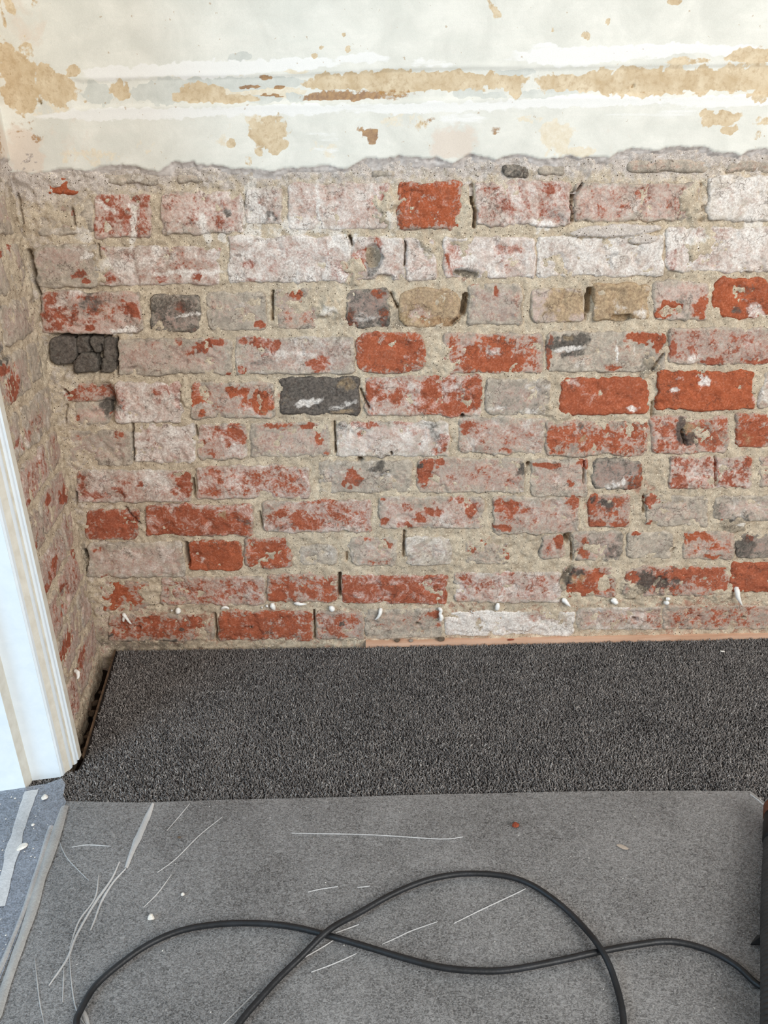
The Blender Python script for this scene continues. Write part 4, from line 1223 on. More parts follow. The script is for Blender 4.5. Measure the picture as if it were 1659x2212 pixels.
def make_brick(frame, parent, spec, blobs, cracks, seed, step=2.3):
    q = spec[:8]; R, W, K, G, T, hue, prot, rnd = spec[8:16]
    P = [np.array(q[i:i + 2], float) for i in (0, 2, 4, 6)]          # bl br tr tl
    hw = (np.linalg.norm(P[1] - P[0]) + np.linalg.norm(P[2] - P[3])) / 4; hh = (np.linalg.norm(P[3] - P[0]) + np.linalg.norm(P[2] - P[1])) / 4
    nx, ny = max(8, int(2 * hw / step)), max(6, int(2 * hh / step))
    gx, gy = np.meshgrid(np.linspace(-hw, hw, nx), np.linspace(-hh, hh, ny)); gx, gy = gx.ravel(), gy.ravel()
    r = min(rnd, hw * .8, hh * .8)
    qx, qy = np.abs(gx) - (hw - r), np.abs(gy) - (hh - r)
    L = np.hypot(np.maximum(qx, 0), np.maximum(qy, 0)); d = L + np.minimum(np.maximum(qx, qy), 0) - r
    over = (d > 0) & (L > 0)
    gx = gx - np.where(over, np.sign(gx) * np.maximum(qx, 0) / np.maximum(L, 1e-9) * d, 0); gy = gy - np.where(over, np.sign(gy) * np.maximum(qy, 0) / np.maximum(L, 1e-9) * d, 0)
    e = np.maximum(-d, 0)
    s, t = (gx / hw + 1) / 2, (gy / hh + 1) / 2
    u = (P[0][0] * (1 - s) + P[1][0] * s) * (1 - t) + (P[3][0] * (1 - s) + P[2][0] * s) * t
    z = (P[0][1] * (1 - s) + P[1][1] * s) * (1 - t) + (P[3][1] * (1 - s) + P[2][1] * s) * t
    so = seed * 3.7; rs0 = np.random.RandomState(seed + 77)
    wb = np.clip(1 - e / 16, 0, 1) * (.7 + .6 * rs0.rand())
    u = u + wb * (fbm(u / 26 + so, z / 26, 5, 2) * 5.0 + fbm(u / 8, z / 8 + so, 6, 3) * 2.6); z = z + wb * (fbm(u / 26, z / 26 + so, 7, 2) * 4.4 + fbm(u / 8 + so, z / 8, 8, 3) * 2.4)
    re = 4.0 + 2.0 * fbm(u / 15, z / 15 + so, 9, 2)
    drop = np.where(e < re, re - np.sqrt(np.maximum(re * re - (re - e) ** 2, 0)), 0)
    rs = np.random.RandomState(seed)
    out = prot * .5 + rs.uniform(-2, 2) * (s - .5) + rs.uniform(-2, 2) * (t - .5) + 2.4 * fbm(u / 34 + so, z / 34, 11, 3) + 1.1 * fbm(u / 9, z / 9 + so, 12, 3) + .5 * fbm(u / 3.2, z / 3.2, 13, 2) - drop
    chip = np.clip(fbm(u / 26 + 2 * so, z / 26 - so, 14, 4) - .18, 0, 1); out = out - np.minimum(chip * 14, 3.5) + np.clip(fbm(u / 12, z / 12 + so, 16, 3) - .3, 0, 1) * 4
    fR = field(u, z, blobs, 'R', R); out = out - 1.2 * np.clip(fR - R, 0, 1) - field(u, z, blobs, 'H') - carve(u, z, cracks) * .9
    smear = .42 * np.exp(-e / (5 + 5 * np.clip(fbm(u / 30, z / 30 + so, 15, 2) + .5, 0, 1.5)))
    fR = np.where(fR > .8, fR - smear * .55, fR - smear * .5)
    fs = [fR, field(u, z, blobs, 'W', W), field(u, z, blobs, 'K', K), field(u, z, blobs, 'G', G) + smear, field(u, z, blobs, 'T', T)]
    # skirt back into the wall
    ring = np.concatenate([np.arange(nx), np.arange(1, ny) * nx + nx - 1, (ny - 1) * nx + np.arange(nx - 2, -1, -1), np.arange(ny - 2, 0, -1) * nx])
    n0 = nx * ny
    u = np.concatenate([u, u[ring]]); z = np.concatenate([z, z[ring]]); out = np.concatenate([out, np.full(len(ring), -34.0)])
    fs = [np.concatenate([f, f[ring]]) for f in fs]
    k = np.arange(len(ring)); k2 = (k + 1) % len(ring)
    sk = np.stack([ring[k2], ring[k], n0 + k, n0 + k2], 1)
    faces = np.concatenate([grid_faces(nx, ny), sk])
    co = frame.w(u, z, out)
    if frame is LEFT: faces = faces[:, ::-1]
    c = frame.w(np.array([np.mean([p[0] for p in P])]), np.array([np.mean([p[1] for p in P])]), np.array([0.0]))[0]
    me = mesh_np('brick', co - c, faces)
    color_attr(me, 'ma', fs[0], fs[1], fs[2]); color_attr(me, 'mb', fs[3], fs[4], np.full(len(u), hue))
    return link('brick', me, parent, MB, c)

# ------------------------------------------------------------------ back wall
DEEP = -2.2
def mortar_mesh(name, frame, us, zs, blobs, cracks, extra, flip=False):
    gu, gz = np.meshgrid(us, zs); u, z = gu.ravel(), gz.ravel()
    out = DEEP + 2.6 * fbm(u / 40, z / 40, 31, 4) + 3.3 * fbm(u / 11, z / 11, 32, 3) + 1.3 * fbm(u / 4, z / 4, 33, 2) - 5 * np.clip(fbm(u / 16, z / 13, 34, 3) - .25, 0, 1)
    out = out + 8.0 * field(u, z, blobs, 'M', 0, .9) + extra(u, z)
    S = field(u, z, blobs, 'S', 0, .35); out = np.where(S > .1, np.maximum(out, 2.0 + 5.5 * np.minimum(S, 1) + .4 * fbm(u / 14, z / 14, 3, 2)), out)
    out = out - carve(u, z, cracks) - field(u, z, blobs, 'H') * .6 - field(u, z, blobs, 'N')
    me = mesh_np(name, frame.w(u, z, out), grid_faces(len(us), len(zs))[:, ::-1] if flip else grid_faces(len(us), len(zs)))
    K = field(u, z, [b[:6] + (b[6] * .7,) if b[5] == 'K' else b for b in blobs], 'K', .12)
    top = np.clip((z - 880) / 60, 0, 1)
    G = .15 + .6 * top + .25 * np.clip((-u - 350) / 250, 0, 1)
    R = field(u, z, [b[:6] + (b[6] * .45,) if b[5] == 'R' else b for b in blobs], 'R', .1) + .22 * np.clip((150 - z) / 80, 0, 1)
    color_attr(me, 'ma', R, field(u, z, blobs, 'W', .08), K); color_attr(me, 'mb', np.maximum(G, S), 0, 0)
    return me
EU, EZ = np.array([p[0] for p in PLASTER_EDGE]), np.array([p[1] for p in PLASTER_EDGE])
def back_extra(u, z):
    ze = np.interp(u, EU, EZ)
    t = np.clip((z - (ze - 34)) / 26, 0, 1)                    # render residue under the plaster
    a = t * (5 + 5 * fbm(u / 24, z / 16, 41, 4))
    c = np.clip((u + 500) / 60, 0, 1); c2 = (1 - np.clip((u + 590) / 40, 0, 1)) * np.clip((z - 60) / 40, 0, 1)
    lump = (1 - c) * np.clip((z - 842) / 20, 0, 1) * (4 + 3 * fbm(u / 20, z / 20, 44, 3))   # smeared corner by the first courses
    r = np.clip((u - 640) / 60, 0, 1) * np.clip((z - 790) / 30, 0, 1) * (2 + 3 * fbm(u / 30, z / 30, 45, 3))
    return a + lump + c2 * (2 + 3 * fbm(u / 12, z / 12, 43, 3)) + r
wall = link('wall_back', mortar_mesh('wall_back', BACK, np.arange(-640, 1101, 2.5), np.arange(-75, 966, 2.5), BLOBS, CRACKS, back_extra), None, MM)
tag(wall, 'rough old brick wall with pale crumbling mortar under scraped plaster', None, None, 'structure')
for i, b in enumerate(BRICKS): make_brick(BACK, wall, b, BLOBS, CRACKS, i + 1)
rs = np.random.RandomState(3)
for c in range(11):                                            # the wall runs on a little past the frame
    z0 = 1 + c * 83 + 7; u0 = max([b[2] for b in BRICKS if b[1] < z0 + 35 < b[7]] + [640]) + 9
    if 1095 - u0 > 40:
        n = max(1, round((1095 - u0) / 215)); w = (1095 - u0) / n
        for k in range(n):
            a, e = u0 + k * w, u0 + (k + 1) * w - 10
            make_brick(BACK, wall, [a, z0, e, z0, e, z0 + 70, a, z0 + 70, rs.uniform(.25, .6), rs.uniform(.1, .4), .05, rs.uniform(.2, .5), 0, rs.uniform(.1, .7), 3, 9], [], [], 300 + c * 5 + k, 3)

def plaster_mesh(name, frame, us, zs, edge, rail_top, rail_low, blobs, flip=False, thick=11):
    gu, gz = np.meshgrid(us, zs); u, z = gu.ravel(), gz.ravel()
    ze = edge(u) + 5.0 * fbm(u / 20, z / 45, 51, 4); t = z - ze
    rag = fbm(u / 13, z / 7, 52, 4)
    slope = np.clip(-t / 30, 0, 1)
    out = np.where(t > 0, thick, (thick - 2.5) * (1 - slope ** .8) + 3.2 * rag * np.clip(-t / 6, 0, 1) - 9 * slope - 3.0 * (fbm(u / 40, z / 5, 55, 3) > .12) * np.clip(-t / 8, 0, 1))
    f = .5 * fbm(u / 60, z / 60, 53, 3) + .15 * fbm(u / 8, z / 8, 54, 3)
    rt, rl = rail_top(u), rail_low(u)
    strip = np.clip((z - rl) / 2.5, 0, 1) * np.clip((rt - z) / 2.5, 0, 1) * np.clip((u + 492) / 12, 0, 1)
    f = f - 2.0 * strip * (t > 0) + (.7 * np.exp(-((z - rl + 3) / 4) ** 2) + .5 * np.exp(-((z - rt - 3) / 4) ** 2)) * np.clip((u + 492) / 12, 0, 1)
    T_ = field(u, z, blobs, 'T', 0, .6, .5); f = f - .5 * np.clip(T_, 0, 1) - .6 * field(u, z, blobs, 'B', 0) + .35 * field(u, z, blobs, 'W', 0)
    out = out + f * np.clip(t / 4 + 1, 0, 1)
    out = out - carve(u, z, [(2.2, 12, [PLASTER_HOLE[0], [PLASTER_HOLE[0][0] + .5, PLASTER_HOLE[0][1]]]), (1.8, 12, [PLASTER_HOLE[1], [PLASTER_HOLE[1][0] + .5, PLASTER_HOLE[1][1]]])]) if frame is BACK else out
    me = mesh_np(name, frame.w(u, z, out), grid_faces(len(us), len(zs))[:, ::-1] if flip else grid_faces(len(us), len(zs)))
    cl = lambda ch, base=0.0: field(u, z, blobs, ch, base, .6, .45)
    color_attr(me, 'pa', cl('C'), T_, cl('B')); color_attr(me, 'pb', cl('W', .08), cl('P', .1), np.clip(.5 + t / 12, 0, 1)); color_attr(me, 'pc', cl('Y', .04), 0, 0)
    return me
ip = lambda pts: (lambda u: np.interp(u, [p[0] for p in pts], [p[1] for p in pts]))
PLASTER_HOLE = ([415, 1046], [-544, 1038])
zs = np.concatenate([np.arange(888, 1210, 2.5), [1230, 1300, 1500, 1700]])
link('plaster', plaster_mesh('plaster', BACK, np.arange(-632, 1101, 2.5), zs, ip(PLASTER_EDGE), ip(RAIL_TOP), ip(RAIL_LOW), PLASTER_BLOBS), wall, MP)

# ------------------------------------------------------------------ left wall
def left_extra(u, z):
    c = np.clip(1 - u / 34, 0, 1)
    return .8 + np.clip((z - 120) / 80, 0, 1) * c * (5 + 6 * fbm(u / 12, z / 14, 61, 3)) + 2.5 * fbm(u / 22, z / 26, 62, 3) + np.clip((z - 900) / 50, 0, 1) * 6
L_EXTRA = [(60, 780, 14, 40, 0, 'M', .6)]
lwall = link('wall_left', mortar_mesh('wall_left', LEFT, np.arange(-20, 379, 2.8), np.arange(-75, 1000, 2.8), LEFT_BLOBS + L_EXTRA, [(2.0, 22, [[14, 590], [17, 640]]), (1.6, 16, [[150, 300], [175, 330]])], left_extra, True), None, MM)
tag(lwall, 'short rough brick return wall beside the white door frame', None, None, 'structure')
for i, b in enumerate(LEFT_BRICKS): make_brick(LEFT, lwall, b, LEFT_BLOBS, [], 500 + i, 2.8)
LPB = [(20, 1090, 60, 60, 0, 'T', .8), (60, 1180, 50, 60, 0, 'P', .8), (70, 985, 40, 40, 0, 'B', .5), (70, 985, 60, 45, 0, 'P', .9), (20, 1040, 40, 14, 0, 'W', .9)]
link('plaster', plaster_mesh('plaster', LEFT, np.arange(-4, 379, 3), np.concatenate([np.arange(915, 1210, 3), [1300, 1700]]), lambda u: 955 + 0 * u, lambda u: 900 + 0 * u, lambda u: 950 + 0 * u, LPB, True, 13), lwall, MP)

# ------------------------------------------------------------------ floor, timber strip, door frame
def slab(name, pts, z0, z1, mat, parent=None): return prism(name, pts, z0, z1, mat, parent)
bm = bmesh.new()
pit = [(-1700, -2200), (1300, -2200), (1300, 60), (-1700, 60)]
vs = [bm.verts.new((x / 1000, y / 1000, -.07)) for x, y in pit]; bm.faces.new(vs)
deck = [(-590, -6), (-535, -341), (-533, -376), (-1650, -380), (-1650, -2150), (1150, -2150), (1150, 2), (-40, 2), (-120, -6)]
lo = [bm.verts.new((x / 1000, y / 1000, -.034)) for x, y in deck]; hi = [bm.verts.new((x / 1000, y / 1000, -.0125)) for x, y in deck]
bm.faces.new(hi); bm.faces.new(lo[::-1])
for i in range(len(deck)):
    j = (i + 1) % len(deck); bm.faces.new((lo[j], lo[i], hi[i], hi[j]))
bmesh.ops.recalc_face_normals(bm, faces=bm.faces[:])
fl = bm_obj('floor', bm, M_FLOORBOARD); fl.data.materials.append(M_DIRT)
fl.data.polygons[0].material_index = 1
tag(fl, 'dark floorboards and the dirt below, seen in the gap by the corner', None, None, 'structure')

strip = prism('trim_1', [(-45, -12), (300, -11), (700, -8), (1100, -6), (1100, 6), (-45, 6)], -12, 4.5, M_TIMBER); tag(strip, 'thin pale timber strip along the foot of the brick wall', None, None, 'structure')

door = bpy.data.objects.new('door_1', None); COL.objects.link(door); door.location = (-.6, -.40, 0)
tag(door, 'white painted door frame with moulded edge beside the brick return', None, None, 'structure')
def dpart(name, pts, mat, z0=0, z1=1500):
    o = prism(name, pts, z0, z1, mat); o.parent = door; o.matrix_parent_inverse = Matrix.Translation((.6, .40, 0)); return o
prof = [(-574, -339), (-535, -341), (-534.5, -353.5), (-538.5, -355), (-537.5, -356), (-535.8, -357.5), (-535, -360), (-535.5, -363), (-538, -365), (-541.5, -366), (-541.6, -367.4), (-539.6, -368.5), (-539.2, -372), (-540.5, -377), (-544, -381.5), (-546.2, -385), (-546.6, -391), (-551, -393.2), (-582, -396)]
arch = dpart('architrave', prof, M_PAINT, 1)
arch.data.materials.append(M_PAINT_CREAM_SHADE)
for p in arch.data.polygons:
    c = p.center
    if abs(p.normal.z) < .5 and (-.3535 < c.y < -.341 and c.x > -.54 or -.3684 < c.y < -.365 or -.3845 < c.y < -.378): p.material_index = 1
dpart('door_lining', [(-549, -394), (-594, -401.5), (-900, -452), (-900, -425), (-594, -375), (-552, -380)], M_PAINT, 1)
stop = dpart('door_stop', [(-594, -401), (-595, -423), (-672, -436), (-672, -412)], M_PAINT, 1)
stop.data.materials.append(M_PAINT_CREAM_SHADE)
for p in stop.data.polygons:
    if p.normal.x > .8: p.material_index = 1  # shaded side of the stop, its shade painted in as beige

# ------------------------------------------------------------------ carpet
cpts = [(-585, -10), (-530, -341), (-528, -378), (-1600, -382), (-1600, -2100), (1120, -2100), (1120, -8), (700, -12), (300, -15), (-45, -16), (-200, -13)]
carpet = slab('carpet', cpts, -12.5, -3, M_BACKING)
tag(carpet, 'dark grey twist pile carpet running along the foot of the brick wall', 'carpet')
prism('edge_strip', [(-588, -9), (-585, -9), (-530.5, -341), (-533.5, -342)], -12, 1, mat_simple('brown_binding', (112, 92, 74), .9, .1, .3, 80, .3, 200, (72, 58, 46)), carpet)
def inside(x, y, poly):
    r = np.zeros(x.shape, bool); n = len(poly)
    for i in range(n):
        (ax, ay), (bx, by) = poly[i], poly[(i + 1) % n]
        c = ((ay > y) != (by > y)); r ^= c & (x < (bx - ax) * (y - ay) / ((by - ay) if by != ay else 1e-9) + ax)
    return r
def tufts(name, x, y, h, r, seed):
    n = len(x); rs = np.random.RandomState(seed)
    a0 = rs.uniform(0, 2 * np.pi, n); la = rs.uniform(0, 2 * np.pi, n); lean = rs.uniform(.3, 1.1, n) * h
    hh = h * rs.uniform(.7, 1.2, n)
    V = np.zeros((n, 7, 3))
    for k in range(3):
        a = a0 + k * 2.0944
        V[:, k] = np.stack([x + r * np.cos(a), y + r * np.sin(a), np.full(n, -3.0)], 1)
        a2 = a + .9
        V[:, 3 + k] = np.stack([x + .45 * lean * np.cos(la) + 1.0 * r * np.cos(a2), y + .45 * lean * np.sin(la) + 1.0 * r * np.sin(a2), -3 + .62 * hh], 1)
    V[:, 6] = np.stack([x + lean * np.cos(la), y + lean * np.sin(la), -3 + hh], 1)
    b = (np.arange(n) * 7)[:, None, None]
    T = np.array([[0, 1, 4], [0, 4, 3], [1, 2, 5], [1, 5, 4], [2, 0, 3], [2, 3, 5], [3, 4, 6], [4, 5, 6], [5, 3, 6]])
    me = mesh_np(name, V.reshape(-1, 3) / 1000, (T[None] + b).reshape(-1, 3), False)
    v = np.repeat(np.clip(rs.normal(.5, .2, n), 0, 1), 7)
    color_attr(me, 'tuft', v, 0, 0)
    return me
def scatter(x0, x1, y0, y1, s, seed):
    rs = np.random.RandomState(seed); gx, gy = np.meshgrid(np.arange(x0, x1, s), np.arange(y0, y1, s)); gx, gy = gx.ravel(), gy.ravel()
    gx = gx + rs.uniform(-.5, .5, gx.shape) * s; gy = gy + rs.uniform(-.5, .5, gy.shape) * s
    k = inside(gx - 5.0, gy + 1.5, cpts); return gx[k], gy[k]
x, y = scatter(-600, 1050, -470, -5, 2.85, 1)
k = x < 1200
tag(link('pile', tufts('pile', x[k], y[k], 5.0, 1.25, 2), carpet, M_PILE), None, None, None, 'stuff')
x, y = scatter(-760, 1000, -900, -470, 3.7, 3)
k = x < 1200
tag(link('pile', tufts('pile', x[k], y[k], 4.8, 1.75, 4), carpet, M_PILE), None, None, None, 'stuff')

# ------------------------------------------------------------------ protective film
def film_mesh(name, poly, step, z0, amp, seed):
    xs = np.arange(min(p[0] for p in poly), max(p[0] for p in poly) + step, step); ys = np.arange(min(p[1] for p in poly), max(p[1] for p in poly) + step, step)
    bm = bmesh.new(); vs = [bm.verts.new((p[0], p[1], 0)) for p in poly]; f = bm.faces.new(vs)
    for a in xs[1:-1]: bmesh.ops.bisect_plane(bm, geom=bm.verts[:] + bm.edges[:] + bm.faces[:], plane_co=(a, 0, 0), plane_no=(1, 0, 0))
    for b in ys[1:-1]: bmesh.ops.bisect_plane(bm, geom=bm.verts[:] + bm.edges[:] + bm.faces[:], plane_co=(0, b, 0), plane_no=(0, 1, 0))
    co = np.array([v.co[:] for v in bm.verts]); h = z0 + amp * fbm(co[:, 0] / 45, co[:, 1] / 45, seed, 3) + .4 * amp * fbm(co[:, 0] / 14, co[:, 1] / 14, seed + 3, 2)
    for v, k in zip(bm.verts, h): v.co = (v.co.x / 1000, v.co.y / 1000, k / 1000)
    bm.normal_update()
    for f in bm.faces:
        if f.normal.z < 0: f.normal_flip()
    return bm
poly = [tuple(p) for p in FILM_EDGE] + [(760, -640), (900, -800), (900, -1050), (-520, -1050), (-484, -760), (-500, -610), (-516, -500)]
film = bm_obj('protective_film', film_mesh('protective_film', poly, 22, 5.0, .7, 71), M_FILM, None, True)
tag(film, 'clear plastic protective film laid over the carpet beneath the black cable', 'plastic film')
poly = [tuple(p) for p in FILM2] + [(-500, -1050), (-1500, -1050), (-1500, -440), (-700, -428)]
film2 = bm_obj('protective_film', film_mesh('protective_film', poly, 22, 6.4, .8, 75), M_FILM2, None, True)
tag(film2, 'shiny clear plastic film tinted for blue daylight in the doorway at the foot of the white frame', 'plastic film')
def smooth_path(pts, n=8):
    P = [np.array(p, float) for p in pts]; P = [2 * P[0] - P[1]] + P + [2 * P[-1] - P[-2]]; o = []
    for i in range(1, len(P) - 2):
        for k in range(n):
            t = k / n; a, b, c, d = P[i - 1:i + 3]
            o.append(.5 * ((2 * b) + (c - a) * t + (2 * a - 5 * b + 4 * c - d) * t * t + (3 * b - a - 3 * c + d) * t ** 3))
    o.append(P[-2]); return np.array(o)
def ribbon(name, pts, width, z0, hgt, mat, parent, taper=True, seed=0):
    p = smooth_path(pts, 6); n = len(p); tg = np.gradient(p, axis=0); tg /= np.linalg.norm(tg, axis=1)[:, None]; nr = np.stack([-tg[:, 1], tg[:, 0]], 1)
    q = np.linspace(0, 1, n); w = width * (np.sin(np.pi * np.clip(q * .86 + .07, 0, 1)) ** .6 if taper else 1.1 - .55 * q * (width > 12 and name == 'crease')) * (1 + .3 * fbm(q * 9 + seed, q * 0, 81, 2))
    rows = []
    for k, hz in zip((-1, -.55, 0, .55, 1), (0, .7, 1, .6, 0)):
        xy = p + nr * (w * k / 2)[:, None]; rows.append(np.column_stack([xy, z0 + hgt * hz + 0 * q]))
    V = np.stack(rows, 1).reshape(-1, 3) / 1000
    F = grid_faces(5, n); a, b, c = V[F[0, 0]], V[F[0, 1]], V[F[0, 2]]
    return link(name, mesh_np(name, V, F if np.cross(b - a, c - a)[2] > 0 else F[:, ::-1]), parent, mat)
for i, (w, pts) in enumerate(CREASES): ribbon('crease', pts, max(w * 1.05, 1.5), 5.6, min(1.2 + w * .12, 2.4), M_CREASE, film, w < 12, i)
for i, (w, pts) in enumerate(FOLDS): ribbon('fold', pts, w, 7.0, 2.5, M_FOLD, film2, False, 40 + i)
for i, (w, pts) in enumerate(TAPES): ribbon('tape', pts, w * 1.25, 7.3, .5, M_TAPE, film2, False, 60 + i)

# ------------------------------------------------------------------ cable and hose
def tube(name, path, radius, mat, parent=None, seg=12):
    """path in metres (n,3); radius scalar or per point."""
    n = len(path); tg = np.gradient(path, axis=0); tg /= np.linalg.norm(tg, axis=1)[:, None]
    side = np.cross(tg, (0, 0, 1)); side /= np.maximum(np.linalg.norm(side, axis=1), 1e-9)[:, None]; upn = np.cross(side, tg)
    R = np.full(n, radius) if np.isscalar(radius) else radius; a = np.arange(seg) * 2 * np.pi / seg
    V = path[:, None] + R[:, None, None] * (np.cos(a)[None, :, None] * side[:, None] + np.sin(a)[None, :, None] * upn[:, None])
    V = np.concatenate([V.reshape(-1, 3), path[:1], path[-1:]])
    i = np.repeat(np.arange(n - 1), seg); j = np.tile(np.arange(seg), n - 1); j2 = (j + 1) % seg
    F = np.stack([i * seg + j, i * seg + j2, (i + 1) * seg + j2, (i + 1) * seg + j], 1).tolist()
    F += [[n * seg, k, (k + 1) % seg] for k in range(seg)][::-1] and [[n * seg, (k + 1) % seg, k] for k in range(seg)] + [[n * seg + 1, (n - 1) * seg + k, (n - 1) * seg + (k + 1) % seg] for k in range(seg)]
    return link(name, mesh_np(name, V, F), parent, mat)
cp = smooth_path(CABLE, 10); m = len(cp); zc = np.full(m, 12.0)
first = np.arange(m) < m * .55
for i in range(m):
    if not first[i]:
        dmin = np.min(np.hypot(*(cp[first] - cp[i]).T)); zc[i] += 8.8 * math.exp(-(dmin / 30) ** 2) * (1 if dmin < 80 else 0)
cable = tube('power_cable', np.column_stack([cp, zc]) / 1000, .0039, M_CABLE)
tag(cable, 'black rubber power cable looping and crossing itself over the plastic film', 'cable')

hp = smooth_path(HOSE, 40); hp[:, 0] += 21; CABLE_AT_HOSE = CABLE[0][1] - 6
dl = np.concatenate([[0], np.cumsum(np.hypot(*np.diff(hp, axis=0).T))]); L = dl[-1]; ss = np.arange(18, L, .82)
path = np.column_stack([np.interp(ss, dl, hp[:, 0]), np.interp(ss, dl, hp[:, 1]), 26.8 + 12.0 * np.exp(-((np.interp(ss, dl, hp[:, 1]) - CABLE_AT_HOSE) / 75) ** 2)]) / 1000
hose = bpy.data.objects.new('vacuum_hose', None); COL.objects.link(hose); hose.location = (hp[0, 0] / 1000, hp[0, 1] / 1000, .004)
tag(hose, 'dark grey corrugated vacuum hose lying on the film at the picture edge', 'hose')
def hpart(o): o.parent = hose; o.matrix_parent_inverse = Matrix.Translation(-hose.location); return o
hpart(tube('corrugated_tube', path, (20.3 - 1.6 * np.abs(np.sin(np.pi * ss / 6.6)) ** 3) / 1000 + np.where(ss < 24, -.001, 0), M_HOSE, None, 24))
d0 = hp[0] - hp[20]; d0 /= np.linalg.norm(d0)
cuff = np.array([np.append(hp[0] + d0 * k, 29.5) for k in (-26, -24, 8, 10, 24, 26)]) / 1000
hpart(tube('cuff', cuff, np.array([20, 22.2, 22.2, 21, 21, 17]) / 1000, M_STRAP, None, 24))
ring = np.array([np.append(hp[0] + d0 * k, 29.5) for k in (24, 25, 44, 46)]) / 1000
hpart(tube('end_collar', ring, np.array([19, 22.5, 22.5, 16]) / 1000, M_RUST, None, 24))
bm = bmesh.new()
fin = [(STRAP[0][0], STRAP[0][1], 7), (STRAP[1][0], STRAP[1][1], 12), (STRAP[2][0], STRAP[2][1], 16), (STRAP[3][0], STRAP[3][1], 9)]
lo = [bm.verts.new((a / 1000, b / 1000, c / 1000)) for a, b, c in fin]; hi = [bm.verts.new((a / 1000, b / 1000, (c + 2.5) / 1000)) for a, b, c in fin]
bm.faces.new(hi); bm.faces.new(lo[::-1])
for i in range(4): bm.faces.new((lo[i], lo[(i + 1) % 4], hi[(i + 1) % 4], hi[i]))
bmesh.ops.recalc_face_normals(bm, faces=bm.faces[:])
hpart(bm_obj('strap', bm, M_STRAP))

# ------------------------------------------------------------------ white cream plugs in the drilled holes
def blob_tube(name, chains, mat, seed, frame=None, u=0, z=0):
    """chains: lists of (du, dz, out, r) in millimetres, rounded tubes grown together as one mesh."""
    bm = bmesh.new(); rs = np.random.RandomState(seed)
    for ch in chains:
        P = smooth_path([c[:3] for c in ch], 4) if len(ch) > 1 else np.array([ch[0][:3]]); Rr = np.interp(np.linspace(0, 1, len(P)), np.linspace(0, 1, len(ch)), [c[3] for c in ch])
        prev = None
        tg = np.gradient(P, axis=0) if len(P) > 1 else np.array([[1, 0, 0.]])
        for k, (p, r) in enumerate(zip(P, Rr)):
            t = tg[k] / max(np.linalg.norm(tg[k]), 1e-9); a = np.cross(t, (0.3, .2, 1)); a /= np.linalg.norm(a); b = np.cross(t, a)
            vs = [bm.verts.new(p + (r * (1 + rs.uniform(-.12, .12))) * (math.cos(q) * a + math.sin(q) * b)) for q in np.arange(9) * 2 * math.pi / 9]
            if prev:
                for i in range(9): bm.faces.new((prev[i], prev[(i + 1) % 9], vs[(i + 1) % 9], vs[i]))
            else: bm.faces.new(vs[::-1])
            prev = vs
        bm.faces.new(prev)
    F = frame or BACK
    for v in bm.verts:
        v.co = Vector(F.w(np.array([u + v.co.x]), np.array([z + v.co.y]), np.array([v.co.z]))[0])
    bmesh.ops.recalc_face_normals(bm, faces=bm.faces[:])
    c = Vector(F.w(np.array([u]), np.array([z]), np.array([0.]))[0])
    for v in bm.verts: v.co -= c
    return bm_obj(name, bm, mat, None, True, c)
SH = {
 'fork': [[(-4, 8, 0, 3), (-1, 8, 6, 4.2), (2, 5, 8, 4), (3, 2, 8, 3)], [(0, 5, 7, 3.4), (-3, -2, 8, 2.8), (-4, -7, 7, 2.2)], [(3, 3, 8, 3), (7, -4, 9, 2.6), (10, -11, 8, 2), (12, -14, 7, .7)]],
 'blob': [[(0, 6, 4, 2.5), (0, 2, 5, 5.6), (0, -3, 6, 6), (1, -8, 5, 2)], [(-15, -2, 3, 2), (-13, 0, 3, 2.2)]],
 'cap': [[(-9, -3, 3, 1.4), (-4, 2, 5, 2.8), (3, 3, 5, 3), (8, -1, 4, 1.6)]],
 'tear': [[(0, 7, 4, 3.5), (0, 2, 7, 6), (2, -4, 7, 4.5), (4, -9, 6, 1)], [(-14, -1, 3, 2.6), (-11, 1, 4, 3.4)], [(-24, -4, 3, 2.2), (-22, -3, 3, 2.4)]],
 'spindle': [[(-13, 0, 4, 1.5), (-6, 1, 7, 4), (1, 0, 8, 3.6), (10, 0, 8, 1.6), (14, 0, 8, .6)]],
 'ball': [[(-4, 3, 3, 3), (-1, 2, 6, 6), (2, -2, 6, 6), (4, -5, 5, 2.6)]],
 'tail': [[(5, 11, 1, 3.6), (4, 7, 7, 4.2), (2, 1, 9, 3.6), (-2, -6, 9, 2.8), (-8, -12, 8, .7)]],
 'lump': [[(-4, 14, 3, 2.2), (0, 12, 6, 4.2), (1, 7, 7, 3.4), (-1, 1, 7, 3.6), (2, -5, 8, 4.6), (1, -12, 8, 4), (0, -16, 6, 1.6)]],
 'oval': [[(1, 7, 3, 3.4), (0, 3, 7, 5), (-1, -3, 7, 5), (-2, -8, 5, 2.4)]],
 'cone': [[(-6, 5, 2, 4.4), (-3, 4, 6, 5.6), (2, -1, 9, 4.2), (7, -6, 10, 2), (9, -9, 10, .6)]],
 'nub': [[(-6, 4, 3, 3), (-2, 3, 6, 5), (3, 0, 7, 5.4), (7, -3, 5, 2.4)], [(-5, 7, 5, 1.8), (0, 8, 6, 2), (4, 6, 6, 1.6)]],
 'bud': [[(-4, -4, 3, 3.4), (0, -3, 7, 5.2), (3, -2, 6, 4)], [(0, 5, 4, 4), (3, 6, 6, 3.8), (6, 4, 5, 2)]],
 'horn': [[(-3, 17, 0, 5), (-3, 12, 8, 5.4), (-2, 3, 12, 4.8), (3, -7, 13, 3.4), (8, -15, 12, 2), (12, -20, 11, .7)]],
}
